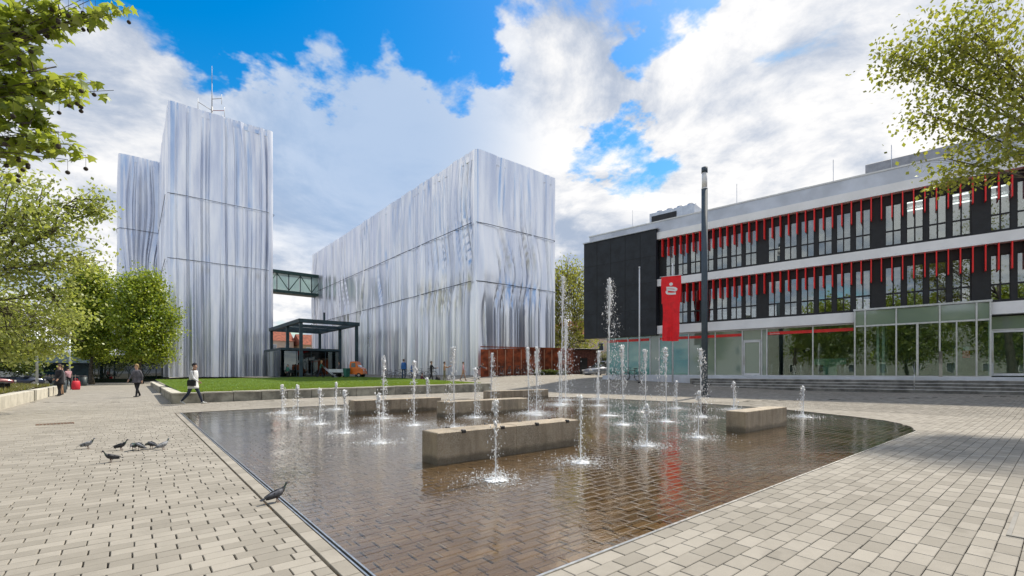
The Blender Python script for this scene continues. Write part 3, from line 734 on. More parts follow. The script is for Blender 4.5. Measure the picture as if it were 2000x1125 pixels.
for fz in (10.2, 6.6):
    for k in range(-44, 40):
        u = .43+.4655*k
        if u > UB-.2: continue
        o = bpy.data.objects.new('red_fin', fm); link(o, bank); o.location = (u, .08, fz)
M_tube = bpy.data.materials.new('lit_tube'); M_tube.use_nodes = True; _b = M_tube.node_tree.nodes['Principled BSDF']; _b.inputs['Emission Color'].default_value = (1, .95, .85, 1); _b.inputs['Emission Strength'].default_value = 2.5
for u, v_ in ((4.2, -1.6), (2.3, -1.9), (.9, -1.7), (4.0, -3.4), (2.0, -3.6), (.6, -3.8)): bb('ceiling_light', M_tube, u-.45, u+.45, v_-.06, v_+.06, 11.38, 11.44)
# ground floor front
def glazing(u0, u1, mat, z0=1.14, z1=4.33, v=0.0, name='shop_window'):
    o = bb(name, mat, u0+.035, u1-.035, v-.02, v-.008, z0+.06, z1-.03); return o
def mull(u, v=0.0, z0=1.13, z1=4.33, w=.035): bb('mullion', M_alu, u-w, u+w, v-.07, v+.035, z0, z1)
ups = [23.5, 21.6, 19.71, 18.96, 16.71, 14.82, 13.03, 11.83, 11.52, 8.93, 6.80]
mats = [M_fteal, M_fteal, M_frost, M_fteal, M_frost, M_frost, None, M_frost, M_shop, M_shop]
for u in ups: mull(u)
for i, m_ in enumerate(mats):
    if m_: glazing(ups[i+1], ups[i], m_)
bb('head_rail', M_alu, 6.8, 23.5, -.06, .03, 4.25, 4.33); bb('sill_rail', M_alu, 6.8, 23.5, -.06, .05, 1.13, 1.2)
def door(u0, u1, parent_label=None):
    d = bb('door', M_alu, u0+.07, u0+.15, -.05, .03, 1.2, 3.52)
    def pc(n, mt, *a): MB().box(*a).build(n, mt, d)
    pc('frame', M_white, u0+.15, u1-.15, -.05, .03, 3.42, 3.52); pc('frame', M_white, u0+.15, u1-.15, -.05, .03, 1.2, 1.32); pc('frame', M_white, u1-.15, u1-.07, -.05, .03, 1.2, 3.52)
    pc('pane', M_frost if parent_label else M_shop, u0+.16, u1-.16, -.02, -.008, 1.33, 3.41); pc('handle', M_steel, u1-.13, u1-.10, .04, .08, 1.9, 2.5)
    bb('fanlight', M_frost, u0+.05, u1-.05, -.02, -.008, 3.6, 4.24); bb('transom', M_alu, u0+.05, u1-.05, -.06, .03, 3.53, 3.59)
door(11.83, 13.03, True)
# red stripes with white lettering
M_ltr = pm('white_letter', (.8, .8, .8), .5, var=.02)
def stripe(u0, u1): bb('red_stripe', M_fin, u0, u1, .006, .012, 3.87, 4.06)
for a, b in ((19.8, 23.45), (16.75, 18.9), (14.86, 16.67), (13.08, 14.78), (6.88, 11.47)): stripe(a, b)
def text(body, u, z, size, mat, v=.016, parent=bank):
    c = bpy.data.curves.new('lettering', 'FONT'); c.body = body; c.size = size; c.extrude = .001; c.align_x = 'LEFT'
    o = bpy.data.objects.new('tmp', c); COL.objects.link(o); dg_ = bpy.context.evaluated_depsgraph_get()
    me = bpy.data.meshes.new_from_object(o.evaluated_get(dg_)); COL.objects.unlink(o); bpy.data.objects.remove(o)
    t = bpy.data.objects.new('lettering', me); me.materials.clear(); me.materials.append(mat); link(t, parent); t.location = (u, v, z); t.rotation_euler = (R(90), 0, R(180)); return t
for u in (11.36, 18.82, 23.3): text('Sparkasse', u, 3.91, .15, M_ltr)
# interior: counter, pillars, lights
def bbx(name, mat, *a): return bb(name, mat, *a)
M_mint = pm('mint_counter', (.45, .68, .62), .4, var=.05)
bbx('counter', M_mint, 7.5, 9.3, -3.2, -2.9, 1.9, 2.3); bbx('counter_leg', M_mint, 8.0, 8.75, -3.19, -2.91, 1.14, 1.9)
for u in (10.9, 5.6, 2.2, 14.0): bbx('pillar', M_room, u-.2, u+.2, -4.0, -3.6, 1.13, 4.4)
bb('ground_ceiling', M_ceil, U0, 23.3, -7.0, -.1, 4.335, 4.395)
bb('partition', pm('dark_partition', (.03, .035, .04), .7), 9.6, 11.4, -3.6, -3.5, 1.14, 3.0)
for u, w in ((23, .9), (21, 1.2), (18.2, .8), (17.2, .6)): bb('poster_board', M_blind, u-w/2, u+w/2, -1.6, -1.55, 1.9, 3.2)
# glass vestibule
V = .6; vs_ = [6.76, 6.28, 4.89, 3.10, 1.71, 1.21]
ves = bb('vestibule_roof', M_alu, 1.14, 6.83, .0, V+.06, 4.98, 5.08)
for u in vs_: MB().box(u-.035, u+.035, V-.06, V+.03, 1.13, 4.98).build('post', M_alu, ves)
for i in range(5):
    a, b = vs_[i+1]+.04, vs_[i]-.04
    MB().box(a, b, V-.05, V+.02, 4.03, 4.12).build('transom', M_alu, ves); MB().box(a, b, V-.05, V+.02, 1.13, 1.19).build('sill', M_alu, ves)
    MB().box(a, b, V-.025, V-.012, 4.13, 4.96).build('pane', M_frost, ves); MB().box(a, b, V-.025, V-.012, 1.2, 4.02).build('pane', M_shop, ves)
MB().box(3.95, 4.05, V-.04, V+.01, 1.19, 4.03).build('door_stile', M_alu, ves); MB().box(2.42, 2.48, V-.04, V+.01, 1.19, 4.03).build('door_stile', M_alu, ves)
MB().box(3.0, 3.14, V+.035, V+.12, 1.13, 2.5).build('key_post', M_conc, ves)
MB().box(1.9, 2.15, -.5, -.45, 2.55, 2.75).build('notice', M_white, ves); MB().box(1.88, 2.17, -.5, -.42, 2.15, 2.55, .02).build('red_box', M_fin, ves)
MB().box(5.9, 6.06, .2, .22, 2.3, 2.6).build('yellow_notice', pm('yellow', (.75, .6, .03), .6), ves)
for u in (5.75, 5.5): MB().box(u-.06, u+.06, -.6, -.5, 1.13, 4.3).build('curtain', M_blind, ves)
# right hand entrance and the rest of the front
for u in (1.2, -.15, -1.6, -4, -6.4, -9, -12, -15, -18): mull(u)
door(-.15, 1.2)
for a, b in ((-1.6, -.15), (-4, -1.6), (-6.4, -4), (-9, -6.4), (-12, -9), (-15, -12), (-18, -15)): glazing(a, b, M_shop)
# podium and steps
pod = bb('podium', M_zinc, U0, 23.5, -7, .8, .2, 1.128, bev=.01)
bb('room_floor', M_rfl, U0, 23.3, -7.0, -.08, 1.128, 1.134)
stz = [.965, .80, .635, .47]
for k, z in enumerate(stz):
    a = .8+k*.34; uend = 16.2-k*.25
    st = MB().box(U0, uend, a, a+.34, -.1, z-.035).build('step', M_step, pod)
    MB().box(U0, uend+.01, a, a+.36, z-.033, z, .008).build('nosing', M_nose, st)
# rooftop plant
ac = bb('roof_unit', M_alu, 17.7, 21.6, -6.0, -4.0, 13.0, 15.3, bev=.04)
MB().box(19.2, 21.4, -3.995, -3.96, 13.6, 15.0).build('grille', M_dark2, ac)
for k in range(4): MB().tube([(18.3+k*.9, -5, 15.3), (18.3+k*.9, -5, 15.62)], .36, 14).build('fan_cowl', M_alu, ac)
bb('penthouse', pm('penthouse_grey', (.30, .31, .34), .6), U0, 6.5, -9, -3, 13.0, 14.75, bev=.03)
bb('roof_hatch', M_zinc, 9.5, 10.5, -3, -2, 13.0, 13.85)
for u in (8.2, 14.2, 22.7, 5.2): MB().tube([(u, -3, 13), (u, -3, 15.6)], .02, 5).build('lightning_rod', M_alu, bank)
# handrail
hr = thing('handrail', 'slim steel handrail post standing at the foot of the bank steps', 'handrail', (31.93, 5.2, .29), R(99.26))
MB().tube([(0, 0, 0), (0, 0, .95), (0, -.08, 1.0), (0, -1.5, 1.72), (0, -1.5, .65)], .022, 8).build('rail', M_steel, hr); MB().box(-.07, .07, -.07, .07, 0, .012).build('foot_plate', M_steel, hr)

# ------------------------------------------------------------------ flag, poles, lamp posts
Mb = Matrix.Translation((34.45, 1.43, 0)) @ Matrix.Rotation(R(99.26), 4, 'Z')
def bw(u, v, z): return Mb @ Vector((u, v, z))
p = bw(19.17, 3.0, 0); p.z = float(gh(p.x, p.y))
fp = thing('flag_pole', 'bare white flag pole in front of the black wall', 'flag pole', p)
MB().tube([(0, 0, 0), (0, 0, 8.6-.2)], [.06, .045], 10).build('pole', M_white, fp); MB().ball((0, 0, 8.42), .07).build('finial', M_white, fp); MB().tube([(0, 0, 0), (0, 0, .12)], .12, 10).build('foot', M_dark2, fp)
p = bw(16.8, 3.06, 0); p.z = float(gh(p.x, p.y))
fp2 = thing('flag_pole', 'white flag pole with cross arm carrying the red banner', 'flag pole', p, R(99.26))
MB().tube([(0, -.28, 0), (0, -.28, 9.0-p.z)], [.06, .045], 10).build('pole', M_white, fp2); MB().tube([(-.8, 0, 8.03-p.z), (.82, .0, 8.09-p.z)], .02, 6).build('cross_arm', M_white, fp2)
fl = thing('banner', 'tall red banner with white dotted letter emblem hanging from the pole', 'flag', bw(16.8, 3.06, 0), R(99.26))
cm = MB(); vs = []; NU, NZ = 16, 40
def flag_pt(a, t):      # a -1..1 across (+ is left), t 0..1 down
    w = .70-.13*ss(t, .05, .75)+.03*math.sin(t*9); x = float(a*w+.08*t-.10*math.sin(t*2.6)*t)
    y = .07*math.sin(a*4+t*5)*(.2+t)+.05*math.sin(a*9-t*3)*t
    return (x, y, 8.05+.03*a-4.5*t)
for j in range(NZ+1):
    for i in range(NU+1): vs.append(flag_pt(1-2*i/NU, j/NZ))
cm.add(vs, [(j*(NU+1)+i, j*(NU+1)+i+1, (j+1)*(NU+1)+i+1, (j+1)*(NU+1)+i) for j in range(NZ) for i in range(NU)], True)
cm.build('cloth', pm('red_cloth', (.85, .012, .02), .7, var=.08), fl)
def on_flag(a, t):      # emblem drawn on the cloth
    x, y, z = flag_pt(a, t); return (x, y+.018, z)
def flag_poly(poly):
    """strip pairs of (a,t) points"""
    m = MB(); vs = [on_flag(*q) for q in poly]; n2 = len(vs)//2
    m.add(vs, [(2*i, 2*i+1, 2*i+3, 2*i+2) for i in range(n2-1)], True); return m
# dot
c0 = MB(); ctr = (-.02, .125); pts = [on_flag(*ctr)]+[on_flag(ctr[0]+.17*math.cos(q*math.pi/8), ctr[1]+.025*math.sin(q*math.pi/8)) for q in range(16)]
c0.add(pts, [(0, i+1, (i+1) % 16+1) for i in range(16)]); c0.build('emblem_dot', M_ltr, fl)
def stroke(path, wa, wt):
    out = []
    for i, (a, t) in enumerate(path):
        a0, t0 = path[max(i-1, 0)]; a1, t1 = path[min(i+1, len(path)-1)]; dx, dy = (a1-a0)*.5, (t1-t0)*4.5; L = math.hypot(dx, dy) or 1
        nx, ny = -dy/L, dx/L; out += [(a+nx*wa, t+ny*wt), (a-nx*wa, t-ny*wt)]
    return flag_poly(out)
S_path = [(.42, .178), (.36, .176), (-.10, .188), (-.42, .196), (-.52, .204), (-.54, .215), (-.48, .226), (-.2, .229)]
stroke([(.44, .176), (.1, .178), (-.2, .182), (-.40, .19), (-.5, .202), (-.5, .216), (-.42, .226)], .13, .015).build('emblem_letter', M_ltr, fl)
stroke([(.44, .208), (.2, .211), (-.1, .218), (-.4, .227), (-.5, .236)], .11, .013).build('emblem_letter', M_ltr, fl)
stroke([(.40, .225), (.42, .25), (.36, .264), (.2, .270), (-.1, .274), (-.5, .272)], .13, .015).build('emblem_letter', M_ltr, fl)

M_lamp = pm('anthracite_paint', (.055, .08, .105), .6, .1, var=.12)
M_lens = pm('lamp_lens', (.75, .75, .74), .25, var=.04, trans=0.0)
lp = thing('street_lamp', 'tall dark grey cylindrical lamp column with light head beside the basin', 'lamp', (23.3, 12.25, float(gh(23.3, 12.25))))
hz = 12.1
MB().tube([(0, 0, 0), (0, 0, .02)], .3, 20).build('foot_plate', M_lamp, lp)
MB().tube([(0, 0, .02), (0, 0, 10.95)], .155, 24).build('column', M_lamp, lp)
MB().tube([(0, 0, 10.95), (0, 0, 11.0), ], .158, 24).build('collar', M_white, lp)
MB().tube([(0, 0, 11.0), (0, 0, 11.82)], .135, 24).build('lens', M_lens, lp)
MB().tube([(0, 0, 11.82), (0, 0, 12.1)], .155, 24).build('cap', M_lamp, lp)
def small_lamp(label, x, y, z, h):
    l = thing('street_lamp', label, 'lamp', (x, y, z)); MB().tube([(0, 0, 0), (0, 0, h)], [.09, .06], 10).build('column', pm('galvanised', (.45, .49, .50), .45, .6), l)
    MB().tube([(0, 0, h), (0, 0, h+.12), (0, 0, h+.5)], [.08, .16, .12], 12).build('head', M_lens, l); MB().tube([(0, 0, 0), (0, 0, .5)], .11, 10).build('door_base', MATS['galvanised'], l)
small_lamp('slender grey lamp post rising behind the planted bed', -5.87, 51.5, 0, 5.3)
small_lamp('slender grey lamp post beside the kiosk', -4.86, 62.3, 0, 4.9)
# ------------------------------------------------------------------ trees
M_bark = pm('bark', (.10, .085, .065), .9, var=.35, scale=5, bump=.8, bscale=25)
M_twig = pm('twig', (.045, .035, .025), .9, var=.2, scale=8)
L_plane = leafmat('plane_leaf', (.12, .18, .016), (.24, .31, .035), (.40, .43, .09), .6)
L_plane2 = leafmat('spring_leaf', (.20, .26, .05), (.35, .39, .11), (.52, .52, .21), .55)
L_right = leafmat('back_lit_leaf', (.10, .12, .014), (.21, .22, .028), (.38, .33, .07), .52)
L_round = leafmat('dense_leaf', (.09, .18, .014), (.23, .33, .026), (.44, .46, .06), .55)
L_yell = leafmat('yellow_green_leaf', (.13, .14, .014), (.26, .25, .03), (.38, .31, .055), .5)
L_dark = leafmat('dark_leaf', (.012, .035, .008), (.03, .07, .012), (.06, .10, .02), .3)
def lobed():
    a = np.array([(0, 0), (.16, .02), (.52, .06), (.34, .28), (.62, .58), (.30, .56), (.17, .70), (0, 1.0), (-.17, .70), (-.30, .56), (-.62, .58), (-.34, .28), (-.52, .06), (-.16, .02)])
    V = np.zeros((15, 3)); V[0] = (0, .36, 0); V[1:, :2] = a; V[1:, 2] = -.16*np.abs(a[:, 0])-.1*(a[:, 1]-.36)**2
    F = np.array([(0, i+1, (i+1) % 14+1) for i in range(14)]); return V-np.array([0, 0, 0]), F
def simple_leaf():
    return np.array([(0, 0, 0), (.36, .45, -.06), (0, 1, -.10), (-.36, .45, -.06)]), np.array([(0, 1, 2), (0, 2, 3)])
def scatter(pos, size, tmpl, seed, droop=.6):
    r = np.random.default_rng(seed); V, F = tmpl; n = len(pos); s = size*r.uniform(.6, 1.25, n)
    yaw = r.uniform(0, 6.283, n); pit = r.normal(-droop, .55, n); rol = r.normal(0, .6, n)
    cy, sy, cp, sp, cr, sr = np.cos(yaw), np.sin(yaw), np.cos(pit), np.sin(pit), np.cos(rol), np.sin(rol); z0 = np.zeros(n); o1 = np.ones(n)
    Rz = np.stack([np.stack([cy, -sy, z0], 1), np.stack([sy, cy, z0], 1), np.stack([z0, z0, o1], 1)], 1)
    Rx = np.stack([np.stack([o1, z0, z0], 1), np.stack([z0, cp, -sp], 1), np.stack([z0, sp, cp], 1)], 1)
    Ry = np.stack([np.stack([cr, z0, sr], 1), np.stack([z0, o1, z0], 1), np.stack([-sr, z0, cr], 1)], 1)
    M = Rz @ Rx @ Ry
    VV = np.einsum('nij,kj->nki', M, V)*s[:, None, None]+pos[:, None, :]
    FF = F[None]+(np.arange(n)*len(V))[:, None, None]
    return VV.reshape(-1, 3), FF.reshape(-1, F.shape[1]), M, s
def make_tree(name, label, base, th, tr, blobs, per, size, tmpl, mat, seed, group=None, spread=.22, singles=0, balls=0, lean=(0, 0), bark=None, twr=.012, shell=.35, droop=.6):
    """base point, trunk height and radius; blobs of (x,y,z,r_side,r_up,twigs)"""
    r = np.random.default_rng(seed); root = thing(name, label, 'tree', base, 0, group); B = Vector(base); bk_ = bark or M_bark
    top = Vector((lean[0], lean[1], th)); tm = MB(); pts = []
    for i in range(9):
        t = i/8; pts.append((top.x*t+.06*math.sin(t*5+seed), top.y*t+.06*math.cos(t*4+seed), th*t))
    tm.tube(pts, [tr*(1.35-.35*min(1, i/2.)) if i < 2 else tr*(1-.5*i/8) for i in range(9)], 10).build('trunk', bk_, root)
    br_ = MB(); leaves = []; tips = []
    for (x, y, z, rs, ru, nt) in blobs:
        c = Vector((x, y, z))-B; start = top*r.uniform(.72, 1.0); mid = start.lerp(c, .5)+Vector((r.normal(0, .12), r.normal(0, .12), abs(r.normal(.12, .1))))*((c-start).length*.35)
        lp_ = [start.lerp(mid, k/3).lerp(mid.lerp(c, k/3), k/3) for k in range(4)]; lr = tr*.14*(min(1, (rs/1.2))**.5)
        br_.tube(lp_, [lr, lr*.8, lr*.6, lr*.4], 6)
        for k in range(nt):
            v = r.normal(0, 1, 3); v /= np.linalg.norm(v); q = (shell+(1-shell)*r.random())
            e = c+Vector((v[0]*rs*q, v[1]*rs*q, v[2]*ru*q)); s0 = lp_[2].lerp(lp_[3], r.uniform(-.6, 1.0)); m_ = s0.lerp(e, .55)+Vector((r.normal(0, .1), r.normal(0, .1), .12))*rs*.5
            br_.tube([s0, m_, e], [twr*1.6, twr, twr*.5], 4, False); tips.append(e)
            n = max(2, int(per*r.uniform(.5, 1.5))); t = r.uniform(.35, 1.05, n)
            P = np.array([tuple(s0.lerp(m_, float(a)).lerp(m_.lerp(e, float(a)), float(a))) for a in t])+r.normal(0, spread*rs*.5, (n, 3))*np.array([1, 1, .75]); leaves.append(P)
    br_.build('branches', M_twig if tr < .2 else bk_, root)
    P = np.concatenate(leaves); r.shuffle(P)
    crown_p = P
    if singles:
        W_ = P+np.array(tuple(B)); d = depth(W_[:, 0], W_[:, 1]); la = lateral(W_[:, 0], W_[:, 1]); py = (W_[:, 2]-CAMH)/np.maximum(d, .1)*896
        vis = (np.abs(la) < 1.115*d) & (py < 725) & (d > 1); order = np.argsort(np.where(vis, d, 99)); near = order[:singles]; crown_p = P[order[singles:]]
    V, F, _, _ = scatter(crown_p, size, tmpl, seed+1, droop)
    cr = meshobj('crown', npmesh('crown', V, F), mat, root)
    if singles:
        me = npmesh('leaf', tmpl[0], tmpl[1]); me.materials.append(mat); _, _, M, s = scatter(P[near], size, tmpl, seed+2, droop)
        for i in range(len(near)):
            o = bpy.data.objects.new('leaf', me); link(o, cr); o.matrix_local = Matrix.Translation(Vector(P[near[i]])) @ Matrix([list(x) for x in M[i]]).to_4x4() @ Matrix.Scale(float(s[i]), 4)
        for k in range(balls):
            e = tips[int(r.integers(len(tips)))]; L = r.uniform(.14, .3)
            b_ = MB().ball((e.x, e.y, e.z-L), .030, 8, 6); b_.tube([(e.x, e.y, e.z), (e.x, e.y, e.z-L)], .0025, 3); b_.build('seed_ball', M_twig, root)
    return root
LOB, SIM = lobed(), simple_leaf()
T1 = [(-1.39, 10.22, 6.57, .62, .62, 26), (-.88, 10.05, 6.96, .48, .28, 14), (-.3, 9.83, 7.24, .33, .18, 6), (-1.41, 9.98, 5.51, .53, .53, 24), (-.91, 9.82, 6.02, .47, .35, 14), (-.58, 9.55, 5.75, .35, .22, 9),
      (-1.14, 9.5, 4.94, .52, .33, 16), (-.8, 9.22, 4.65, .33, .22, 9), (-1.46, 10.27, 4.62, .43, .31, 10), (-2.12, 10.82, 6.26, .86, .94, 26), (-2.3, 10.97, 5.01, .78, .62, 16), (-2.0, 9.6, 7.6, 1.2, .8, 20)]
make_tree('plane_tree', 'large leaved plane tree with hanging seed balls, boughs reaching over the paving', (-5.2, 11.6, 0), 4.6, .26, T1, 13, .135, LOB, L_plane, 101, 'plane trees round the square', spread=.3, singles=300, balls=120, lean=(.5, -.2), twr=.008)
T2 = [(-2.43, 20.15, 6.47, 1.41, .94, 20), (-1.39, 19.94, 6.9, .97, .57, 10), (-.79, 20.09, 6.84, .64, .67, 8), (-1.83, 19.65, 5.69, 1.25, .7, 14), (-1.18, 20.41, 5.17, 1.0, .67, 8), (-2.55, 20.24, 4.6, 1.41, .94, 22), (-1.77, 20.25, 3.75, 1.13, .81, 15),
      (-2.6, 21.58, 2.82, 1.51, .92, 24), (-1.67, 22.11, 2.92, .89, .71, 9), (-3.87, 21.34, 5.69, 1.88, 1.88, 34), (-4.15, 22.86, 3.16, 1.84, 1.34, 28), (-2.91, 20.54, 7.33, .94, .47, 8), (-2.09, 22.46, 2.03, .89, .45, 8), (-3.12, 22.01, 1.99, 1.0, .5, 11)]
make_tree('plane_tree', 'pale yellow green plane tree spreading over the planted bed and path', (-5.6, 23.6, .4), 4.0, .24, T2, 60, .125, SIM, L_plane2, 202, 'plane trees round the square', spread=.5, lean=(.5, -.6), twr=.014)
T3 = [(18.07, 3.25, 11.01, .86, .78, 14), (18.24, 2.46, 11.41, 1.05, .9, 20), (18.34, 1.73, 11.04, 1.31, 1.02, 26), (19.02, 1.17, 10.03, 1.02, 1.16, 22), (19.15, 2.35, 10.22, 1.09, .86, 18), (18.55, 2.85, 9.29, .78, .7, 10), (18.93, 1.89, 8.7, 1.05, .9, 18),
      (18.47, 2.27, 7.65, .83, .6, 12), (17.67, 2.28, 6.83, .44, .32, 6), (18.29, 1.13, 8.16, .84, .98, 14), (18.29, 1.13, 7.32, .56, .28, 5), (20.14, .25, 10.75, 1.31, 1.6, 22), (20.25, .16, 8.58, 1.16, 1.16, 14), (18.21, 3.52, 11.37, .56, .4, 7), (21, -.5, 12.5, 1.6, 1.3, 20)]
make_tree('plane_tree', 'back lit plane tree bough with dark twigs hanging before the bank roof', (22.4, -1.6, .1), 7.5, .28, T3, 40, .135, SIM, L_right, 303, 'plane trees round the square', spread=.7, lean=(-.6, .5), twr=.005)
def round_blobs(x, y, z0, w, h, n, seed, nt=14):
    r = np.random.default_rng(seed); out = []
    for k in range(n):
        t = (k+.5)/n; zz_ = z0+h*t; rad = w*(math.sin(math.pi*min(1, .18+t*.80))**.7); a = k*2.4+r.uniform(-.4, .4); q = rad*r.uniform(.35, .72)
        out.append((x+math.cos(a)*q, y+math.sin(a)*q, zz_, w*.48, h*.15, nt))
    return out
make_tree('round_tree', 'dense dark green round headed tree beside the tower', (.6, 70.0, 0), 3.6, .22, round_blobs(.9, 70.0, 3.4, 3.9, 9.6, 28, 5, 16), 62, .30, SIM, L_round, 404, 'round headed trees at the path end', spread=.55, twr=.02)
make_tree('round_tree', 'dense green tree with a dark trunk beside the kiosk lamp', (-3.9, 74.0, 0), 3.4, .24, round_blobs(-3.9, 74.0, 3.7, 3.6, 10.2, 26, 6, 16), 62, .30, SIM, L_round, 505, 'round headed trees at the path end', spread=.55, twr=.02)
make_tree('street_tree', 'thin yellow green tree between the wrapped block and the black wall', (45.4, 42.9, .95), 5.0, .26, round_blobs(45.2, 43.2, 4.6, 6.4, 11.2, 32, 7, 11), 40, .27, SIM, L_yell, 606, None, spread=.6, twr=.035)
make_tree('street_tree', 'pale green tree with a thin dark trunk behind the planted bed', (-8.0, 47.3, 0), 3.4, .15, round_blobs(-9.6, 48.5, 3.2, 4.2, 6.5, 18, 8, 12), 46, .22, SIM, L_plane2, 707, 'trees behind the planted bed', spread=.6, twr=.02)
make_tree('street_tree', 'dark green bushy tree behind the parked cars', (-9.0, 63.0, 0), 2.2, .2, round_blobs(-9.0, 63.0, 1.6, 3.2, 5.0, 16, 9, 12), 46, .24, SIM, L_dark, 808, 'trees behind the planted bed', spread=.6, twr=.02)
make_tree('street_tree', 'green tree overhanging the row of parked cars', (-22.0, 66.0, 0), 3.5, .25, round_blobs(-22.0, 66.0, 3.4, 5.5, 9.0, 20, 10, 12), 46, .28, SIM, L_plane2, 909, 'trees behind the planted bed', spread=.6, twr=.02)
# trees on the near side of the square, seen mirrored in the bank windows
bt = make_tree('shade_tree', 'broad green tree on the near side of the square, mirrored in the bank windows', (-14, -12, 0), 3.5, .28, round_blobs(-14, -12, 3.2, 6.0, 9.0, 22, 12, 10), 40, .40, SIM, L_plane, 111, 'trees on the near side of the square', spread=.6, twr=.03)
for k, (x, y) in enumerate([(-11, -22), (-17, -2), (-12, -32), (-16, 7.5)]):
    c = copy_tree(bt); c.location = (x, y, 0); c.rotation_euler = (0, 0, k*1.3)
house('cream office row on the near side of the square, mirrored in the bank windows', -38, -42, R(80), 70, 12, 11, pm('pale_grey_render', (.42, .43, .40), .9), M_zinc, 3, 16)

# ------------------------------------------------------------------ fountain jets
def jet_mat():
    m = bpy.data.materials.new('spray'); m.use_nodes = True; T = NT(m.node_tree); b = m.node_tree.nodes['Principled BSDF']
    b.inputs['Base Color'].default_value = (.93, .95, .97, 1); b.inputs['Roughness'].default_value = .12; b.inputs['IOR'].default_value = 1.33
    b.inputs['Transmission Weight'].default_value = .05; b.inputs['Specular IOR Level'].default_value = .6; return m
M_jet = jet_mat()
OCT_V = np.array([(1, 0, 0), (-1, 0, 0), (0, 1, 0), (0, -1, 0), (0, 0, 1), (0, 0, -1)], float)
OCT_F = np.array([(0, 2, 4), (2, 1, 4), (1, 3, 4), (3, 0, 4), (2, 0, 5), (1, 2, 5), (3, 1, 5), (0, 3, 5)])
def blobs_mesh(name, P, rad, stretch):
    n = len(P); V = OCT_V[None]*np.stack([rad, rad, rad*stretch], 1)[:, None, :]+P[:, None, :]
    F = OCT_F[None]+(np.arange(n)*6)[:, None, None]; return npmesh(name, V.reshape(-1, 3), F.reshape(-1, 3), True)
SPECIAL = {12: 'single glassy low jet rising just before the two block granite bench', 22: 'low breaking jet splashing at the end of the two block granite bench', 16: 'tallest jet, spraying up before the yellow green tree', 18: 'very tall foaming jet rising before the black wall',
           17: 'tall thin jet beside the tallest one', 29: 'small forked jet splashing beyond the short lone bench', 8: 'low jet at the far rim, nearest to the lawn wall', 11: 'tall jet rising behind the granite bench at the far rim', 10: 'thin two metre jet beside the cluster of three', 13: 'thin jet of the cluster of three in the middle', 14: 'thin jet of the cluster of three in the middle', 15: 'thin jet of the cluster of three in the middle',
           30: 'lowest jet, between the long two block bench and the short lone bench', 23: 'low jet at the far rim, toward the parked estate car', 28: 'low jet just behind the short lone bench', 9: 'two metre jet rising straight behind the long two block bench', 26: 'two metre jet in front of the lamp column', 27: 'low splashing jet toward the basin edge left of the short lone bench'}
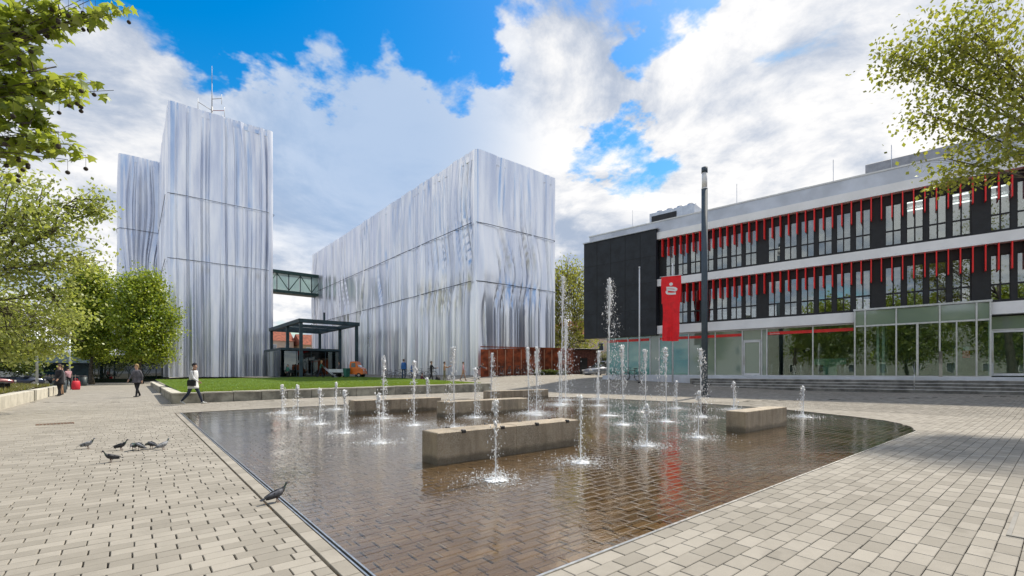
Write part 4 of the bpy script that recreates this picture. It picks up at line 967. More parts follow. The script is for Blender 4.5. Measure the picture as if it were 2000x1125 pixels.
for j, (x, y, h) in enumerate(JETS):
    r = np.random.default_rng(900+j); d = depth(x, y); big = h > 3; med = 1.3 < h <= 3
    lab = SPECIAL.get(j) or ('waist high fountain jet with a frothy head, in the ring of low jets' if h < 1.3 else 'two metre fountain jet breaking into falling drops in the middle of the basin')
    root = thing('water_jet', lab, 'water jet', (x, y, -.006), 0, 'fountain jets')
    # the rising stream: a thin glassy core that breaks into strands
    n = 30; st = []; ra = []; wx, wy = r.normal(0, .012*h, 2); px_ = .62+.07*d
    for k in range(n):
        t = k/(n-1); brk = float(ss(t, .3, .9)); st.append((wx*t*t+brk*.018*math.sin(k*2.3+j), wy*t*t+brk*.018*math.cos(k*1.7+j), h*t*.97))
        ra.append((.0075+brk*.009*(1.1+math.sin(k*1.9+j*2)))*px_*(1 if k < n-1 else .25))
    MB().tube(st, ra, 7).build('stream', M_jet, root)
    # frothy head and drops falling back
    nd = int((2600 if big else 1300 if med else 700)*(1.3 if d < 9 else 1.0)); nh = int(nd*.45)
    t = np.concatenate([1.0-np.abs(r.normal(0, .10 if not big else .16, nh)), 1-r.random(nd-nh)**.8*.95]); t = np.clip(t, .03, 1.03)
    fall = np.concatenate([np.zeros(nh), np.ones(nd-nh)])
    sp = np.where(fall > 0, (.025+.035*np.sqrt(np.clip(1.02-t, 0, 1)))*(.8+.7*h**.9), .020+.012*h*np.sin(np.clip(t, 0, 1)*3.14)+.008*h)
    side = r.uniform(0, 6.283); ang = np.where(fall > 0, r.normal(side, 1.1, nd), r.uniform(0, 6.283, nd)); rr = np.abs(r.normal(.35, .75, nd))*sp
    dr = np.where(fall > 0, r.normal(.05, .05, nd)*h*np.sqrt(np.clip(1.02-t, 0, 1)), 0); P = np.stack([np.cos(ang)*rr+wx*t*t+math.cos(side)*dr, np.sin(ang)*rr+wy*t*t+math.sin(side)*dr, h*t+r.normal(0, .01, nd)], 1); q = r.random(nd)
    rad = (.0024+.0105*q**6)*px_*np.where(fall > 0, .85, 1.15)
    o = meshobj('drops', blobs_mesh('drops', P, rad, r.uniform(1.0, 2.6, nd)), M_jet, root); o['kind'] = 'stuff'
    # splash where the water comes down
    ns = int(1300 if d < 9 else 800); rr = np.abs(r.normal(0, .26+.10*h, ns))+.02; ang = r.uniform(0, 6.283, ns); zz_ = np.abs(r.normal(0, .03, ns))*np.exp(-rr*1.2)*(1.2+h*.35)
    P = np.stack([np.cos(ang)*rr, np.sin(ang)*rr, zz_], 1)
    o = meshobj('splash', blobs_mesh('splash', P, (.0022+.007*r.random(ns)**5)*(.9+.08*d), r.uniform(.4, 1.0, ns)), M_jet, root); o['kind'] = 'stuff'
    nf = 420; rr = np.abs(r.normal(0, .20+.07*h, nf)); ang = r.uniform(0, 6.283, nf)
    P = np.stack([np.cos(ang)*rr, np.sin(ang)*rr, np.full(nf, .004)], 1)
    o = meshobj('foam', blobs_mesh('foam', P, (.004+.014*r.random(nf)**3)*(1+.05*d), np.full(nf, .18)), M_jet, root); o['kind'] = 'stuff'
    # white froth lying round the foot
    fr_ = MB(); m_ = 26
    for (rad0, zt, ph) in ((.10+.05*h, .03, 0), ):
        ring0 = []; 
        rings_ = []
        for (q, z) in ((1.0, .0), (.72, .006), (.4, .012), (.12, .02)):
            rings_.append([(math.cos(2*math.pi*k/m_)*rad0*q*(1+.3*math.sin(k*3.1+j+q*4)), math.sin(2*math.pi*k/m_)*rad0*q*(1+.3*math.cos(k*2.3+j)), z*(1+.5*math.sin(k*5.0+j))) for k in range(m_)])
        fr_.rings(rings_, True)
    fr_.build('froth', M_jet, root)
# ------------------------------------------------------------------ people
M_skin = pm('skin', (.50, .30, .21), .6, var=.08, scale=12); M_shoe_w = pm('white_shoe', (.7, .7, .68), .6); M_black_c = pm('black_cloth', (.014, .014, .018), .85, var=.3); M_navy = pm('navy_cloth', (.018, .026, .05), .85, var=.3)
M_whitec = pm('white_coat', (.66, .67, .68), .85, var=.12, scale=5); M_grey = pm('grey_jacket', (.10, .095, .11), .8, var=.3, scale=6); M_hair = pm('brown_hair', (.07, .04, .022), .7, var=.3); M_blond = pm('blond_hair', (.42, .28, .12), .7, var=.25)
M_pinkc = pm('pink_cloth', (.50, .28, .30), .85, var=.2); M_blue = pm('blue_jacket', (.03, .12, .34), .8, var=.2); M_tan = pm('tan_jacket', (.36, .22, .13), .85, var=.2); M_khaki = pm('khaki', (.17, .17, .10), .85, var=.2); M_greenc = pm('green_work', (.03, .14, .10), .85, var=.2); M_red = pm('red_bag', (.62, .02, .04), .6, var=.1)
M_jean = pm('jeans', (.045, .07, .13), .85, var=.25); M_eye = pm('eye_dark', (.02, .015, .012), .3)
def person(label, loc, rz, h=1.72, leg=(0, 0), knee=(0, 0), arm=(0, 0), elbow=(0, 0), torso=0.0, sit=False, top=None, legs=None, shoes=None, hair=None, hat=False, coat=0.0, bag=None, group='passers-by', bulk=1.0, shoulder_out=8):
    """local frame: faces +y; angles in degrees, first value is the left limb; positive swings forward"""
    S = h/1.72; root = thing('person', label, 'person', loc, rz, group)
    hip_z = .50 if sit else .90
    J = []; E = []; Rd = []; Lb = []
    def v(p, r, lab, par):
        J.append(Vector(p)); Rd.append(r); Lb.append(lab)
        if par is not None: E.append((par, len(J)-1))
        return len(J)-1
    tl = R(torso); up = Vector((0, math.sin(tl), math.cos(tl)))
    pel = v((0, 0, hip_z), (.135*bulk, .105*bulk), 'legs', None); P0 = J[0]
    wst = v(P0+up*.20, (.125*bulk, .10*bulk), 'top', pel); ch = v(P0+up*.40, (.155*bulk, .115*bulk), 'top', wst); nb = v(P0+up*.53, (.075, .07), 'top', ch)
    nk = v(P0+up*.585, (.048, .05), 'skin', nb); hd = v(P0+up*.65+Vector((0, .015, 0)), (.070, .085), 'skin', nk); h2 = v(P0+up*.735+Vector((0, .012, 0)), (.072, .088), 'skin', hd); h3 = v(P0+up*.80, (.045, .055), 'skin', h2)
    nose = v(P0+up*.685+Vector((0, .108, 0)), (.012, .012), 'skin', hd)
    hands = []
    for i, sx in enumerate((-1, 1)):
        a, k = R(leg[i]), R(knee[i])
        if sit: a = R(85)
        hp = v(P0+Vector((sx*.095, 0, -.05)), (.088*bulk, .09*bulk), 'legs', pel)
        th = Vector((sx*.01, math.sin(a)*.42, -math.cos(a)*.42)); kn = v(J[hp]+th, (.058, .06), 'legs', hp)
        a2 = a-k if not sit else R(-5); sh = Vector((0, math.sin(a2)*.40, -math.cos(a2)*.40)); mid = v(J[kn]+sh*.4, (.056, .058), 'legs', kn); an = v(J[kn]+sh, (.036, .04), 'legs', mid)
        fd = Vector((0, math.cos(a2*.6), math.sin(a2*.6))); ft = v(J[an]+fd*.07+Vector((0, 0, -.035)), (.038, .03), 'shoes', an); v(J[ft]+fd*.11, (.034, .022), 'shoes', ft); v(J[an]-fd*.045+Vector((0, 0, -.04)), (.03, .026), 'shoes', an)
        s_, e_ = R(arm[i]), R(elbow[i]); out = math.tan(R(shoulder_out))
        so = v(P0+up*.475+Vector((sx*.165, 0, 0)), (.062*bulk, .06*bulk), 'top', ch)
        ua = Vector((sx*out*.28, math.sin(s_)*.28, -math.cos(s_)*.28)); el = v(J[so]+ua, (.045*bulk, .045*bulk), 'top', so)
        fa = Vector((sx*.01, math.sin(s_+e_)*.25, -math.cos(s_+e_)*.25)); wr = v(J[el]+fa, (.03, .028), 'top', el)
        fdn = fa.normalized(); side = Vector((0, 1, 0)) if abs(fdn.y) < .8 else Vector((0, 0, 1)); side = (side-fdn*side.dot(fdn)).normalized()
        pm_ = v(J[wr]+fdn*.07, (.018, .036), 'skin', wr)
        for q in range(4): f1 = v(J[pm_]+fdn*.045+side*(q-1.5)*.019, (.0085, .0085), 'skin', pm_); v(J[f1]+fdn*(.035 if q in (1, 2) else .027)+Vector((-sx*.012, 0, 0)), (.007, .007), 'skin', f1)
        t1 = v(J[wr]+fdn*.04+side*.042, (.010, .010), 'skin', wr); v(J[t1]+fdn*.032+side*.012, (.008, .008), 'skin', t1)
        hands.append(J[pm_])
    lowest = min(p.z for p in J)-.03
    if not sit:
        for p in J: p.z -= lowest
    me = bpy.data.meshes.new('tmp'); me.from_pydata([tuple(p) for p in J], E, []); o = bpy.data.objects.new('tmp', me); COL.objects.link(o)
    md = o.modifiers.new('s', 'SKIN'); md.use_smooth_shade = True; sb = o.modifiers.new('d', 'SUBSURF'); sb.levels = 1; sb.render_levels = 1
    for i, sv_ in enumerate(me.skin_vertices[0].data): sv_.radius = Rd[i]; sv_.use_root = (i == 0)
    dg_ = bpy.context.evaluated_depsgraph_get(); body = bpy.data.meshes.new_from_object(o.evaluated_get(dg_)); bpy.data.objects.remove(o)
    body.name = 'body'; body.materials.clear(); order = ['top', 'legs', 'skin', 'shoes']
    for m_ in (top, legs, M_skin, shoes or M_black_c): body.materials.append(m_)
    segs = [(np.array(J[a]), np.array(J[b]), order.index(Lb[b])) for a, b in E]
    C = np.zeros(len(body.polygons)*3); body.polygons.foreach_get('center', C); C = C.reshape(-1, 3); best = np.full(len(C), 9e9); idx = np.zeros(len(C), int)
    for a, b, l in segs:
        ab = b-a; t = np.clip(((C-a) @ ab)/max(ab @ ab, 1e-9), 0, 1); dd = np.linalg.norm(C-(a+t[:, None]*ab), axis=1); u = dd < best; best[u] = dd[u]; idx[u] = l
    body.polygons.foreach_set('material_index', idx); body.polygons.foreach_set('use_smooth', np.ones(len(C), bool)); body.update()
    bo = bpy.data.objects.new('body', body); link(bo, root)
    H2 = J[h2]; hm = hair or M_hair
    m_ = MB().ball((0, 0, 0), (.090, .105, .10), 12, 8); m_.v = [(x, y, z) if not (y > .03 and z < .035) else (x*.9, .03, z) for x, y, z in m_.v]; m_.xf(Matrix.Translation(H2+Vector((0, -.012, .018)))); m_.build('hat' if hat else 'hair', hm, root)
    if not hat and hair is M_blond: MB().ball((H2.x, H2.y-.06, H2.z-.06), (.075, .05, .10), 10, 7).build('hair', hm, root)
    for sx in (-1, 1):
        MB().ball((H2.x+sx*.03, H2.y+.083, H2.z-.012), .011, 6, 4).build('eye', M_eye, root); MB().ball((H2.x+sx*.078, H2.y, H2.z-.02), (.012, .02, .03), 6, 4).build('ear', M_skin, root)
    MB().ball((H2.x, H2.y+.085, H2.z-.065), (.022, .008, .006), 6, 4).build('mouth', M_redl, root)
    if coat:
        rg = []; b0 = J[nb]; p0 = J[pel]
        for k in range(9):
            t = k/8; c = b0.lerp(p0, min(1, t*1.55)) if t < .65 else p0+Vector((0, 0, -(t-.65)/.35*coat)); w = .10+.10*float(ss(t, 0, .18))+.03*float(ss(t, .6, 1)); dp = .085+.055*float(ss(t, 0, .2))+.05*float(ss(t, .6, 1))
            rg.append([(c.x+w*bulk*math.cos(q*math.pi/7)*(1+.03*math.sin(q*3)), c.y+dp*bulk*math.sin(q*math.pi/7)*(1+.04*math.cos(q*4+k)), c.z) for q in range(14)])
        MB().rings(rg, True).build('coat', top, root)
    if bag:
        hh = hands[1] if bag != 'shoulder' else P0+Vector((.21, .03, .02+J[0].z-hip_z*0-J[0].z))
        if bag == 'shoulder':
            c = J[pel]+Vector((.2, .05, .02)); MB().box(-.05, .05, -.15, .15, -.13, .12, .03).xf(Matrix.Translation(c)).build('shoulder_bag', M_black_c, root); MB().tube([c+Vector((0, .1, .1)), J[so]+Vector((0, .07, .06)), J[nb]+Vector((-.06, -.02, .03)), c+Vector((0, -.12, .1))], .012, 5).build('strap', M_black_c, root)
    root.scale = (S, S, S); return root
M_redl = pm('lips', (.35, .12, .10), .6)
def cam_yaw(a): return R(50.5-90+a)     # 0 = walking straight away, 90 = to the left
person('person in white coat and dark beanie striding past the end of the lawn wall', (1.95, 23.65, 0), cam_yaw(-86), 1.76, leg=(24, -20), knee=(4, 22), arm=(-16, 18), elbow=(35, 40), torso=4, top=M_whitec, legs=M_navy, shoes=M_shoe_w, hair=M_black_c, hat=True, coat=.22, bag='shoulder')
person('person with fair hair and grey jacket walking on the open path', (.14, 32.5, 0), cam_yaw(176), 1.78, leg=(14, -12), knee=(4, 18), arm=(-14, 14), elbow=(20, 20), torso=2, top=M_grey, legs=M_black_c, hair=M_blond, coat=.16, bulk=1.12, shoulder_out=16)
person('person in long black coat standing by the planter wall with a companion', (-3.28, 36.6, 0), cam_yaw(170), 1.78, leg=(8, -6), knee=(2, 8), arm=(10, -6), elbow=(30, 10), top=M_black_c, legs=M_black_c, hair=M_hair, coat=.3, bulk=1.12)
person('person in dark jacket half behind the one in the long black coat', (-3.35, 38.6, 0), cam_yaw(150), 1.74, leg=(5, -5), arm=(0, 10), elbow=(20, 40), top=M_grey, legs=M_tan, hair=M_hair, coat=.1)
person('person in pink top leaning by the dark litter bins with a red bag', (-4.0, 50.6, 0), cam_yaw(60), 1.76, leg=(3, -8), arm=(10, 30), elbow=(20, 30), torso=10, top=M_pinkc, legs=M_black_c, hair=M_black_c)
def z_at(x, y): return float(max(gh(x, y), lawn_z(x, y) if (1.6 < x < 17.6+.18*(y-24.6) and 24.6 < y < 57.5) else 0))
def on(x, y): return (x, y, z_at(x, y)+.005)
person('worker in green overalls pushing a hand truck by the orange vehicle', on(15.6, 51.6), cam_yaw(-70), 1.85, leg=(20, -16), knee=(4, 18), arm=(40, 36), elbow=(10, 12), torso=10, top=M_greenc, legs=M_navy, hair=M_blond)
person('person in dark clothes standing inside the pavilion', on(14.1, 58.9), cam_yaw(160), 1.75, top=M_greenc, legs=M_black_c, arm=(10, 4), elbow=(30, 10))
person('person in dark top standing behind the cart bed', on(18.3, 53.6), cam_yaw(100), 1.72, top=M_grey, legs=M_black_c, arm=(10, 20), elbow=(30, 30))
person('person in bright blue jacket in the group on the lawn', on(19.6, 39.8), cam_yaw(20), 1.80, leg=(5, -5), top=M_blue, legs=M_jean, coat=.08, bulk=1.1, group='group on the lawn')
person('person in blue jacket beside another in blue on the lawn', on(20.5, 39.6), cam_yaw(200), 1.82, leg=(4, -4), top=M_blue, legs=M_navy, coat=.08, bulk=1.1, group='group on the lawn')
person('person in black standing astride among bags on the lawn', on(21.0, 37.1), cam_yaw(-60), 1.86, leg=(14, -14), knee=(0, 6), arm=(30, 40), elbow=(60, 50), top=M_black_c, legs=M_black_c, group='group on the lawn')
person('person in maroon sitting on the grass in the lawn group', (20.6, 38.3, z_at(20.6, 38.3)-.42), cam_yaw(-100), 1.65, sit=True, arm=(30, 30), elbow=(40, 40), torso=10, top=pm('maroon', (.12, .02, .04), .85), legs=M_black_c, group='group on the lawn')
person('person in tan jacket and khaki trousers holding a camera', on(21.5, 35.6), cam_yaw(-80), 1.80, leg=(8, -8), arm=(55, 60), elbow=(60, 60), top=M_tan, legs=M_khaki, bulk=1.08, group='group on the lawn')
person('person in pale pink walking by the parked bicycles', on(23.3, 35.3), cam_yaw(-90), 1.70, leg=(16, -14), knee=(3, 14), arm=(-10, 10), elbow=(20, 20), top=M_pinkc, legs=M_tan, group='passers-by')
person('person bending over a bicycle beside the rust red fence', on(24.6, 35.0), cam_yaw(-90), 1.70, leg=(10, -6), arm=(60, 70), elbow=(10, 10), torso=48, top=M_grey, legs=M_jean, group='passers-by')
# bag on the paving
bg_ = thing('shopping_bag', 'bright red shopping bag standing on the path beside the person in pink', 'bag', (-3.55, 50.2, 0), .4); rg = []
for k, (w, dd, z) in enumerate([(.24, .14, 0), (.27, .17, .1), (.28, .18, .35), (.25, .13, .62), (.20, .06, .72)]): rg.append([(w*math.cos(q*math.pi/5), dd*math.sin(q*math.pi/5), z) for q in range(10)])
MB().rings(rg).build('bag_body', M_red, bg_)
for s_ in (-1, 1): MB().tube([(-.1, s_*.05, .7), (-.08, s_*.07, .88), (.08, s_*.07, .88), (.1, s_*.05, .7)], .012, 5).build('handle', M_red, bg_)
bg2 = thing('rucksack', 'black rucksack dropped on the grass among the lawn group', 'bag', on(21.35, 36.5), .2); MB().rings([[(w*math.cos(q*math.pi/6), dd*math.sin(q*math.pi/6), z) for q in range(12)] for w, dd, z in ((.2, .16, 0), (.27, .2, .12), (.26, .19, .35), (.16, .12, .52))]).build('pack', M_black_c, bg2); MB().tube([(-.1, -.15, .1), (-.1, -.24, .3), (-.08, -.1, .5)], .02, 5).build('strap', M_grey, bg2)
# litter bins
def bin_(label, x, y, h=.95, r0=.33):
    b = thing('litter_bin', label, 'litter bin', (x, y, 0), 0, 'litter bins'); MB().tube([(0, 0, 0), (0, 0, .05), (0, 0, h*.9)], [r0*.85, r0*.9, r0], 16).build('bin_body', pm('bin_grey', (.05, .065, .07), .5, .3, var=.2), b)
    MB().tube([(0, 0, h*.9), (0, 0, h*.93), (0, 0, h)], [r0*1.05, r0*1.05, r0*.8], 16).build('rim', M_dark2, b); MB().tube([(0, 0, h), (0, 0, h+.02)], r0*.6, 12).build('opening', M_dark, b)
bin_('dark grey litter bin just behind the person in the long black coat', -3.85, 43.2, 1.0, .36); bin_('grey litter bin at the end of the path, by the dark glass building', -4.05, 64.8, 1.05, .34)

# ------------------------------------------------------------------ pigeons
M_pig = pm('pigeon_grey', (.10, .105, .125), .7, var=.3, scale=30); M_pigl = pm('pigeon_pale', (.26, .27, .29), .7, var=.2, scale=30); M_pigd = pm('pigeon_dark', (.028, .03, .038), .6, var=.3, scale=30); M_pigr = pm('pigeon_foot', (.13, .05, .045), .6); M_irid = pm('pigeon_neck', (.05, .085, .07), .35, .3)
def pigeon(label, x, y, rz, body=M_pig, wing=M_pigl, peck=0.0, s=1.0, pitch=18):
    p = thing('pigeon', label, 'pigeon', (x, y, .002), rz, 'pigeons on the paving')
    cp = R(pitch)
    sp = [(-.17, .095, .006, .022), (-.13, .10, .016, .032), (-.07, .115, .045, .046), (0, .13, .060, .060), (.06, .15, .055, .058), (.10, .185, .036, .038), (.118, .225, .026, .026), (.128, .255, .026, .025), (.150, .262, .018, .018), (.168, .258, .006, .006), (.195, .252, .002, .002)]
    rg = []
    for i, (a, z, w, hh) in enumerate(sp):
        if peck and i > 4: t = (i-4)/6.0; a = a+.05*t*peck+.02*peck; z = z-peck*(.20*t+.01)
        zz_ = z+(a)*math.tan(cp)*.35; rg.append([(a, w*math.cos(q*math.pi/5), zz_+hh*math.sin(q*math.pi/5)) for q in range(10)])
    m_ = MB().rings(rg); b = m_.build('body', body, p); b.data.materials.append(M_irid); b.data.materials.append(M_pigr)
    for f in b.data.polygons:
        if f.center.x > .085 and f.center.x < .135: f.material_index = 1
        if f.index >= 90 and f.center.x > .165: f.material_index = 2
    for sx in (-1, 1):
        wv = [[(a, sx*(w+.006)*math.cos(q), z+.02+hh*math.sin(q)) for q in (-.5, 0, .5, 1.0)]+[(a, sx*(w-.006)*math.cos(q), z+.02+hh*math.sin(q)) for q in (1.0, .5, 0, -.5)] for a, z, w, hh in ((.06, .145, .056, .05), (.0, .13, .062, .055), (-.07, .115, .05, .045), (-.14, .10, .028, .028), (-.19, .088, .012, .010))]
        wo = MB().rings(wv).build('wing', wing, p); MB().box(-.07, -.055, sx*.05-.006, sx*.05+.006, .09, .165).build('wing_bar', M_pigd, wo)
        MB().tube([(.0, sx*.025, .085), (-.005, sx*.028, .04), (.002, sx*.03, .0)], [.012, .006, .005], 5).build('leg', M_pigr, p)
        MB().tube([(-.02, sx*.03, .004), (.04, sx*.034, .004)], .004, 4).build('foot', M_pigr, p)
    MB().rings([[(-.13, -.028, .10), (-.13, .028, .10), (-.13, .028, .112), (-.13, -.028, .112)], [(-.25, -.04, .062), (-.25, .04, .062), (-.25, .04, .068), (-.25, -.04, .068)]], True, False).build('tail', M_pigd, p)
    p.scale = (s, s, s); return p
pf_ = .64
pigeon('grey pigeon standing apart on the far left of the flock', -.63, 11.1, R(50.5-70), M_pigl, M_pigl, 0, pf_)
pigeon('dark pigeon standing upright next to the feeding huddle', -.17, 10.5, R(50.5-75), M_pigd, M_pigd, 0, pf_)
pigeon('pigeon pecking in the middle of the huddle', .0, 10.34, R(50.5-160), M_pig, M_pigd, 1.0, pf_)
pigeon('dark pigeon with pale wing pecking in the huddle', .08, 10.30, R(50.5+70), M_pigd, M_pigl, .9, pf_)
pigeon('pigeon with raised tail pecking at the edge of the huddle', .24, 10.36, R(50.5+80), M_pigd, M_pig, 1.1, pf_, -12)
pigeon('pale blue grey pigeon looking away beside the huddle', .40, 10.12, R(50.5-20), M_pigl, M_pigl, 0, pf_)
pigeon('black pigeon in front of the flock on the paving', -.27, 9.18, R(50.5+150), M_pigd, M_pigd, 0, pf_)
pigeon('dark pigeon perched on the stone edge of the fountain', 1.155, 5.25, R(50.5-42), M_pigd, M_pig, 0, .66)

# ------------------------------------------------------------------ vehicles, bicycles, fence
M_tyre = pm('tyre', (.015, .015, .016), .85); M_rim = pm('wheel_rim', (.4, .4, .42), .35, .8); M_cgl = glass('car_glass', (.04, .05, .055), .2, .0, .0); M_lightw = pm('head_lamp', (.8, .8, .78), .2); M_lightr = pm('tail_lamp', (.45, .02, .02), .3)
def car(label, loc, rz, col, L=4.3, W_=1.78, H_=1.55, name='parked_car'):
    c = thing(name, label, 'car', loc, rz, 'parked cars'); pc = pm('paint_'+label[:14].replace(' ', '_'), col, .3, .3, var=.05, coat=.6)
    prof = [(-L/2, .35), (-L/2, .8), (-L/2+.1, .98), (L*.12, 1.0), (L*.3, .95), (L/2-.1, .78), (L/2, .62), (L/2, .3)]
    nW = 7; rg = []
    for q in range(nW):
        t = -1+2*q/(nW-1); k = 1-.10*abs(t)**3; rg.append([(x*k, t*W_/2, z if z < .5 else .3+(z-.3)*(1-.05*t*t)) for x, z in prof])
    MB().rings(rg, True).build('body', pc, c)
    gp = [(-L*.46, .98), (-L*.36, H_-.06), (-L*.1, H_-.02), (L*.08, H_-.06), (L*.26, .97)]
    rg = [[(x, t*W_/2*(.9-.20*max(0, (z-1)/(H_-1))), z) for x, z in gp] for t in (-1, -.5, 0, .5, 1)]
    MB().rings(rg, True, False).build('windows', M_cgl, c)
    MB().rings([[(x, t*W_*.34, z) for x, z in ((-L*.37, H_-.08), (-L*.35, H_-.02), (-L*.1, H_+.02), (L*.07, H_-.02), (L*.09, H_-.09))] for t in (-1, 0, 1)], True).build('roof', pc, c)
    for sx in (-1, 1):
        for x in (-L*.31, L*.31):
            w = MB().tube([(x, sx*(W_/2-.2), .33), (x, sx*(W_/2+.01), .33)], .33, 18).build('wheel', M_tyre, c); MB().tube([(x, sx*(W_/2-.02), .33), (x, sx*(W_/2+.025), .33)], .2, 14).build('rim', M_rim, w)
        MB().box(L/2-.14, L/2-.03, sx*.62-.16, sx*.62+.16, .62, .76, .02).build('headlight', M_lightw, c); MB().box(-L/2+.0, -L/2+.08, sx*.66-.12, sx*.66+.12, .72, .9, .02).build('tail_light', M_lightr, c)
        MB().box(L*.17, L*.25, sx*(W_/2+.09)-.08, sx*(W_/2+.09)+.08, .98, 1.1, .02).build('mirror', pc, c)
    MB().box(L/2-.02, L/2+.02, -.26, .26, .42, .53).build('number_plate', M_white, c); return c
car('silver grey estate car parked beside the corner of the black wall', (38.0, 31.0, .92), R(168), (.34, .37, .43), 4.5, 1.85, 1.66)
car('dark grey car with lit headlamp behind the estate car', (38.4, 35.6, .95), R(175), (.05, .05, .06), 4.3, 1.8, 1.5)
car('dark red car parked behind the planted bed', (-9.6, 54.5, 0), R(15), (.10, .018, .022), 4.3, 1.8, 1.6)
car('dark blue car parked behind the planted bed', (-8.7, 62.5, 0), R(10), (.02, .03, .06), 4.3, 1.8, 1.5)
car('silver car parked furthest along behind the planted bed', (-12.6, 58.5, 0), R(15), (.42, .44, .46), 4.4, 1.8, 1.7)
car('black car parked beside the kiosk', (-8.6, 70.0, 0), R(5), (.015, .016, .02), 4.3, 1.8, 1.45)
# orange municipal cart
M_or = pm('orange_paint', (.78, .16, .01), .4, var=.08, coat=.4)
oc = thing('utility_cart', 'small orange utility cart with white flat bed on the lawn edge', 'cart', (18.9, 51.4, z_at(18.9, 51.4)), R(50.5-92))
MB().xprism([(.05, .35), (.05, 1.35), (.15, 1.75), (.75, 1.78), (1.05, 1.15), (1.5, .95), (1.6, .4), (1.45, .32)], -.65, .65).build('cab', M_or, oc)
MB().xprism([(.74, 1.62), (.80, 1.64), (1.06, 1.16), (1.0, 1.14)], -.55, .55).build('windscreen', M_cgl, oc)
for s_ in (-1, 1):
    MB().box(.25, .72, s_*.651-.006, s_*.651+.006, 1.12, 1.6).build('side_window', M_cgl, oc)
    for x in (1.1, -1.6): w = MB().tube([(x, s_*.5, .24), (x, s_*.68, .24)], .25, 14).build('wheel', M_tyre, oc); MB().tube([(x, s_*.66, .24), (x, s_*.69, .24)], .13, 10).build('rim', M_rim, w)
    MB().box(1.5, 1.62, s_*.42-.09, s_*.42+.09, .72, .86, .02).build('headlight', M_lightw, oc)
    MB().box(-2.3, .0, s_*.66-.02, s_*.66+.02, .55, .92).build('bed_side', M_white, oc)
MB().box(-2.3, .02, -.64, .64, .42, .54).build('bed', M_dark2, oc); MB().box(-2.3, -2.26, -.64, .64, .55, .92).build('tail_board', M_white, oc)
def gbin(x, y, rz): 
    b = thing('wheeled_bin', 'green wheeled bin standing beside the orange cart', 'bin', on(x, y), rz); MB().rings([[(-w, -dd, z), (w, -dd, z), (w, dd, z), (-w, dd, z)] for w, dd, z in ((.2, .22, .08), (.24, .27, .5), (.27, .3, .95))], True, False).build('bin_body', M_greenc, b); MB().box(-.29, .29, -.32, .32, .95, 1.02, .02).build('lid', M_greenc, b)
    for s_ in (-1, 1): MB().tube([(s_*.18, .26, .1), (s_*.25, .26, .1)], .1, 10).build('wheel', M_tyre, b)
gbin(18.1, 50.6, .3)
htk = thing('hand_truck', 'silver hand truck tilted by the worker in green', 'hand truck', on(16.35, 51.25), R(50.5-92))
for s_ in (-1, 1): MB().tube([(.75, s_*.2, .1), (-.5, s_*.2, 1.15)], .03, 6).build('rail', M_alu, htk); MB().tube([(.6, s_*.26, .14), (.6, s_*.32, .14)], .14, 12).build('wheel', M_tyre, htk)
for k in range(5): MB().tube([(.6-k*.22, -.2, .22+k*.185), (.6-k*.22, .2, .22+k*.185)], .02, 5).build('rung', M_alu, htk)
MB().box(.72, 1.05, -.24, .24, .06, .09).build('toe_plate', M_alu, htk)
# bicycles
def bicycle(label=None):
    b = thing('bicycle', label or 'parked bicycle leaning by the rust red fence', 'bicycle', (0, 0, 0), 0, 'parked bicycles')
    for x in (-.52, .52):
        w = MB().tube([(x+.33*math.cos(q*math.pi/10), 0, .34+.33*math.sin(q*math.pi/10)) for q in range(21)], .022, 5, False).build('wheel', M_tyre, b)
        sp = MB(); [sp.tube([(x, 0, .34), (x+.32*math.cos(q*math.pi/6), 0, .34+.32*math.sin(q*math.pi/6))], .004, 3, False) for q in range(12)]; sp.build('spokes', M_rim, w)
    f = MB()
    for a, c in (((-.52, 0, .34), (-.1, 0, .30)), ((-.52, 0, .34), (-.2, 0, .78)), ((-.1, 0, .30), (-.22, 0, .9)), ((-.1, 0, .3), (.36, 0, .74)), ((-.2, 0, .78), (.36, 0, .84)), ((.52, 0, .34), (.34, 0, .95))): f.tube([a, c], .018, 5)
    f.build('frame', M_dark2, b); MB().tube([(.3, -.27, 1.0), (.36, -.1, 1.02), (.36, .1, 1.02), (.3, .27, 1.0)], .014, 5).build('handlebar', M_dark2, b); MB().box(-.36, -.1, -.07, .07, .9, .96, .02).build('saddle', M_black_c, b); MB().tube([(-.1, -.12, .3), (-.1, .12, .3)], .07, 8).build('crank', M_rim, b)
    return b
b0 = bicycle('parked bicycle in the row before the rust red fence'); b0.location = (26.9, 35.7, float(gh(26.9, 35.7))); b0.rotation_euler = (R(6), 0, R(70))
for k, (x, y, a) in enumerate([(27.7, 35.3, 74), (28.5, 35.1, 66), (29.3, 34.8, 70), (30.0, 34.5, 75), (33.6, 32.9, 60), (34.3, 32.7, 64)]):
    c = copy_tree(b0); c.location = (x, y, float(gh(x, y))); c.rotation_euler = (R(6), 0, R(a))
for k, (x, y, a) in enumerate([(24.2, 45.5, 10), (23.6, 47.0, 5), (23.1, 48.5, 12), (22.7, 50.0, 8), (24.7, 43.8, 5)]):
    c = copy_tree(b0); c['label'] = 'parked bicycle in the row along the foot of the wrapped block'; c['group'] = 'bicycles along the wrapped block'; c.location = (x, y, float(gh(x, y))); c.rotation_euler = (R(4), 0, R(a))
for k, (u, v_) in enumerate([(20.6, 1.3), (21.7, 1.4)]):
    p = bw(u, v_, 0); c = copy_tree(b0); c['label'] = 'bicycle parked against the bank window under the black wall'; c['group'] = 'bicycles at the bank window'; c.location = (p.x, p.y, float(gh(p.x, p.y))); c.rotation_euler = (R(5), 0, R(99.26+8*k))
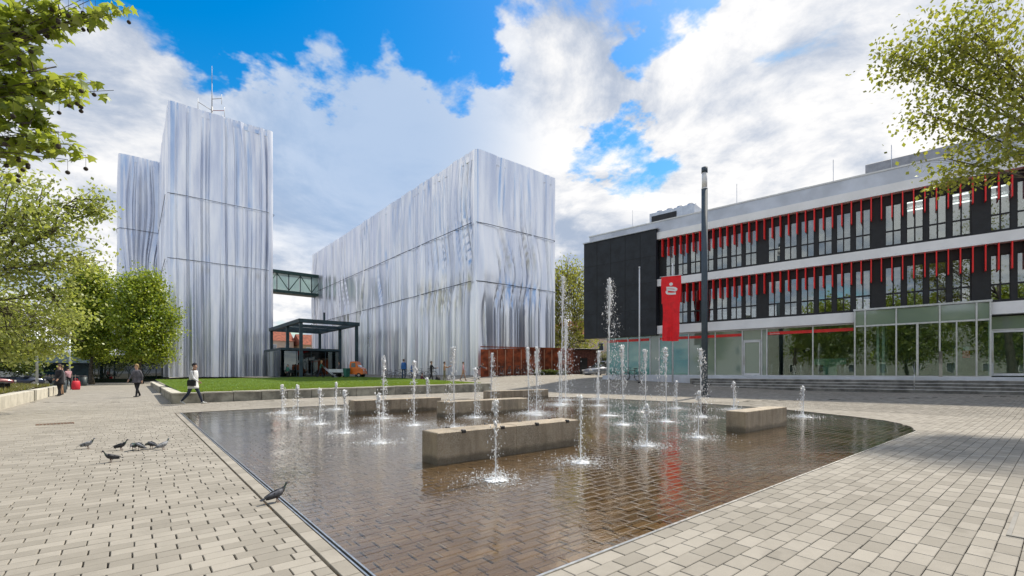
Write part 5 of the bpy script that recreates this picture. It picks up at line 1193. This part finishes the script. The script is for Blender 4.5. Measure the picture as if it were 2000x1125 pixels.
# rust red fence of steel sheets
M_cor = pm('weathered_steel', (.27, .062, .022), .8, .2, var=.4, scale=1.6, bump=.4, bscale=20)
fe = thing('steel_fence', 'rust red fence of weathered steel sheets before the wrapped block', 'fence', (26.4, 36.9, 0), math.atan2(33.6-36.9, 36.2-26.4)); FL = math.hypot(9.8, 3.3)
nsh = 12
for k in range(nsh):
    a, b = FL*k/nsh+.01, FL*(k+1)/nsh-.01; zz_ = float(gh(26.4+9.8*k/nsh, 36.9-3.3*k/nsh)); MB().box(a, b, -.02, .02+.02*(k % 2), zz_-.1, zz_+2.75).build('sheet', M_cor, fe)
    if k: MB().box(a-.05, a+.03, -.1, -.03, zz_-.1, zz_+2.6).build('post', pm('corten_post', (.42, .22, .14), .8), fe)
MB().box(0, FL, -.06, .09, float(gh(31, 35))+2.76, float(gh(31, 35))+2.86).build('cap_rail', M_cor, fe)
gb = thing('brick_gatehouse', 'small dark red brick outbuilding beside the parked car', 'outbuilding', (36.6, 34.2, .85), R(-18)); M_brk = pm('dark_brick', (.13, .05, .038), .9, var=.4, scale=8, bump=.5)
MB().box(0, 3.2, 0, 3, 0, 3.0).build('wall', M_brk, gb); MB().box(-.15, 3.35, -.15, 3.15, 3.0, 3.15, .02).build('roof', M_dark2, gb); MB().box(1.0, 1.9, -.04, .01, 0, 2.1).build('door', M_dark2, gb)
# low hedge by the fence
def hedge(name, label, x, y, rz, L, D, Hh, n, size, mat, seed, z=0.0, cat='hedge'):
    h = thing(name, label, cat, (x, y, z), rz); r = np.random.default_rng(seed); P = np.stack([r.uniform(0, L, n), r.uniform(0, D, n), r.uniform(.02, Hh, n)], 1); P[:, 2] *= .75+.4*vn2(P[:, 0]*1.3, P[:, 1]*1.3, seed)
    V, F, _, _ = scatter(P, size, SIM, seed); o = meshobj('foliage', npmesh('foliage', V, F), mat, h); MB().box(.1, L-.1, D*.25, D*.75, 0, Hh*.7).build('stems', M_twig, h); return h
hedge('low_hedge', 'low clipped green hedge at the foot of the rust red fence', 31.0, 33.9, R(-18.5), 3.6, .8, .62, 3200, .13, L_dark, 41, float(gh(31, 33.5)))
hedge('tall_hedge', 'tall dark green hedge behind the parked estate car', 43.5, 38.5, R(-50), 9.0, 1.4, 3.2, 7000, .24, L_dark, 43, .95)

# ------------------------------------------------------------------ left background
M_dkgl = glass('dark_green_glass', (.03, .06, .05), .10, .0, .5)
lowb = thing('glass_building', 'low dark green glazed building closing the path behind the round trees', 'building', (-14.5, 86.0, 0))
MB().box(0, 18.6, .2, 6, 0, 3.5).build('wall', pm('bottle_green', (.012, .028, .024), .6, var=.3), lowb); MB().box(-.3, 18.9, -.3, 6.2, 3.5, 3.8, .03).build('roof', M_teal, lowb); MB().box(-.1, 18.7, -.1, .2, 0, .5).build('plinth', pm('hedge_plinth', (.02, .035, .018), .9), lowb)
for k in range(12): MB().box(k*1.55+.06, k*1.55+1.5, .1, .16, .5, 3.45).build('pane', M_dkgl, lowb); MB().box(k*1.55-.02, k*1.55+.05, .05, .2, .5, 3.45).build('mullion', M_teal, lowb)
M_tag = pm('graffiti_paint', (.10, .13, .12), .7, var=.2)
for k, (gx, gz, sz) in enumerate([(13.2, 1.5, .75), (14.6, 1.55, .7), (15.9, 1.45, .8), (11.9, 1.4, .6)]):    # sprayed loops on the panes
    MB().tube([(gx+sz*.8*math.cos(q*.45+k), .045, gz+sz*math.sin(q*.45*(1 if k % 2 else 1.3)+k)) for q in range(17)], .05, 4).build('graffiti', M_tag, lowb)
kk = thing('kiosk', 'small kiosk with pale blue grey roof edge behind the round trees', 'kiosk', (-11.8, 80.5, 0))
MB().box(.4, 7.2, .4, 4.0, 0, 2.55).build('wall', M_teal, kk); MB().box(0, 7.6, -.3, 4.2, 2.6, 3.75, .03).build('roof_edge', pm('kiosk_blue', (.30, .40, .47), .5, var=.1), kk); MB().box(1.0, 4.5, .35, .42, 1.0, 2.4).build('hatch', M_dkgl, kk)
fc = thing('picket_fence', 'pale upright railings beside the kiosk and parked cars', 'fence', (-10.6, 71.5, 0))
for k in range(22): MB().box(k*.26, k*.26+.07, 0, .05, 0, 1.15).build('picket', M_pink, fc)
for z in (.25, .95): MB().box(-.1, 5.8, .05, .09, z, z+.08).build('rail', M_pink, fc)
bs = thing('park_bench', 'dark slatted bench set into the planted bed', 'bench', (-4.6, 31.2, .45), R(90)); 
for k in range(4): MB().box(0, 1.6, k*.11, k*.11+.09, .40, .44).build('seat_slat', M_dark2, bs)
for k in range(3): MB().box(0, 1.6, .46+k*.03, .49+k*.03, .5+k*.14, .6+k*.14).build('back_slat', M_dark2, bs)
for x in (.15, 1.4): MB().box(x, x+.06, .02, .5, 0, .4).build('leg', M_dark2, bs)
hedge('rear_hedge', 'long dark hedge closing the view behind the parked cars', -48, 92, R(5), 34, 2, 4.5, 9000, .4, L_dark, 47)
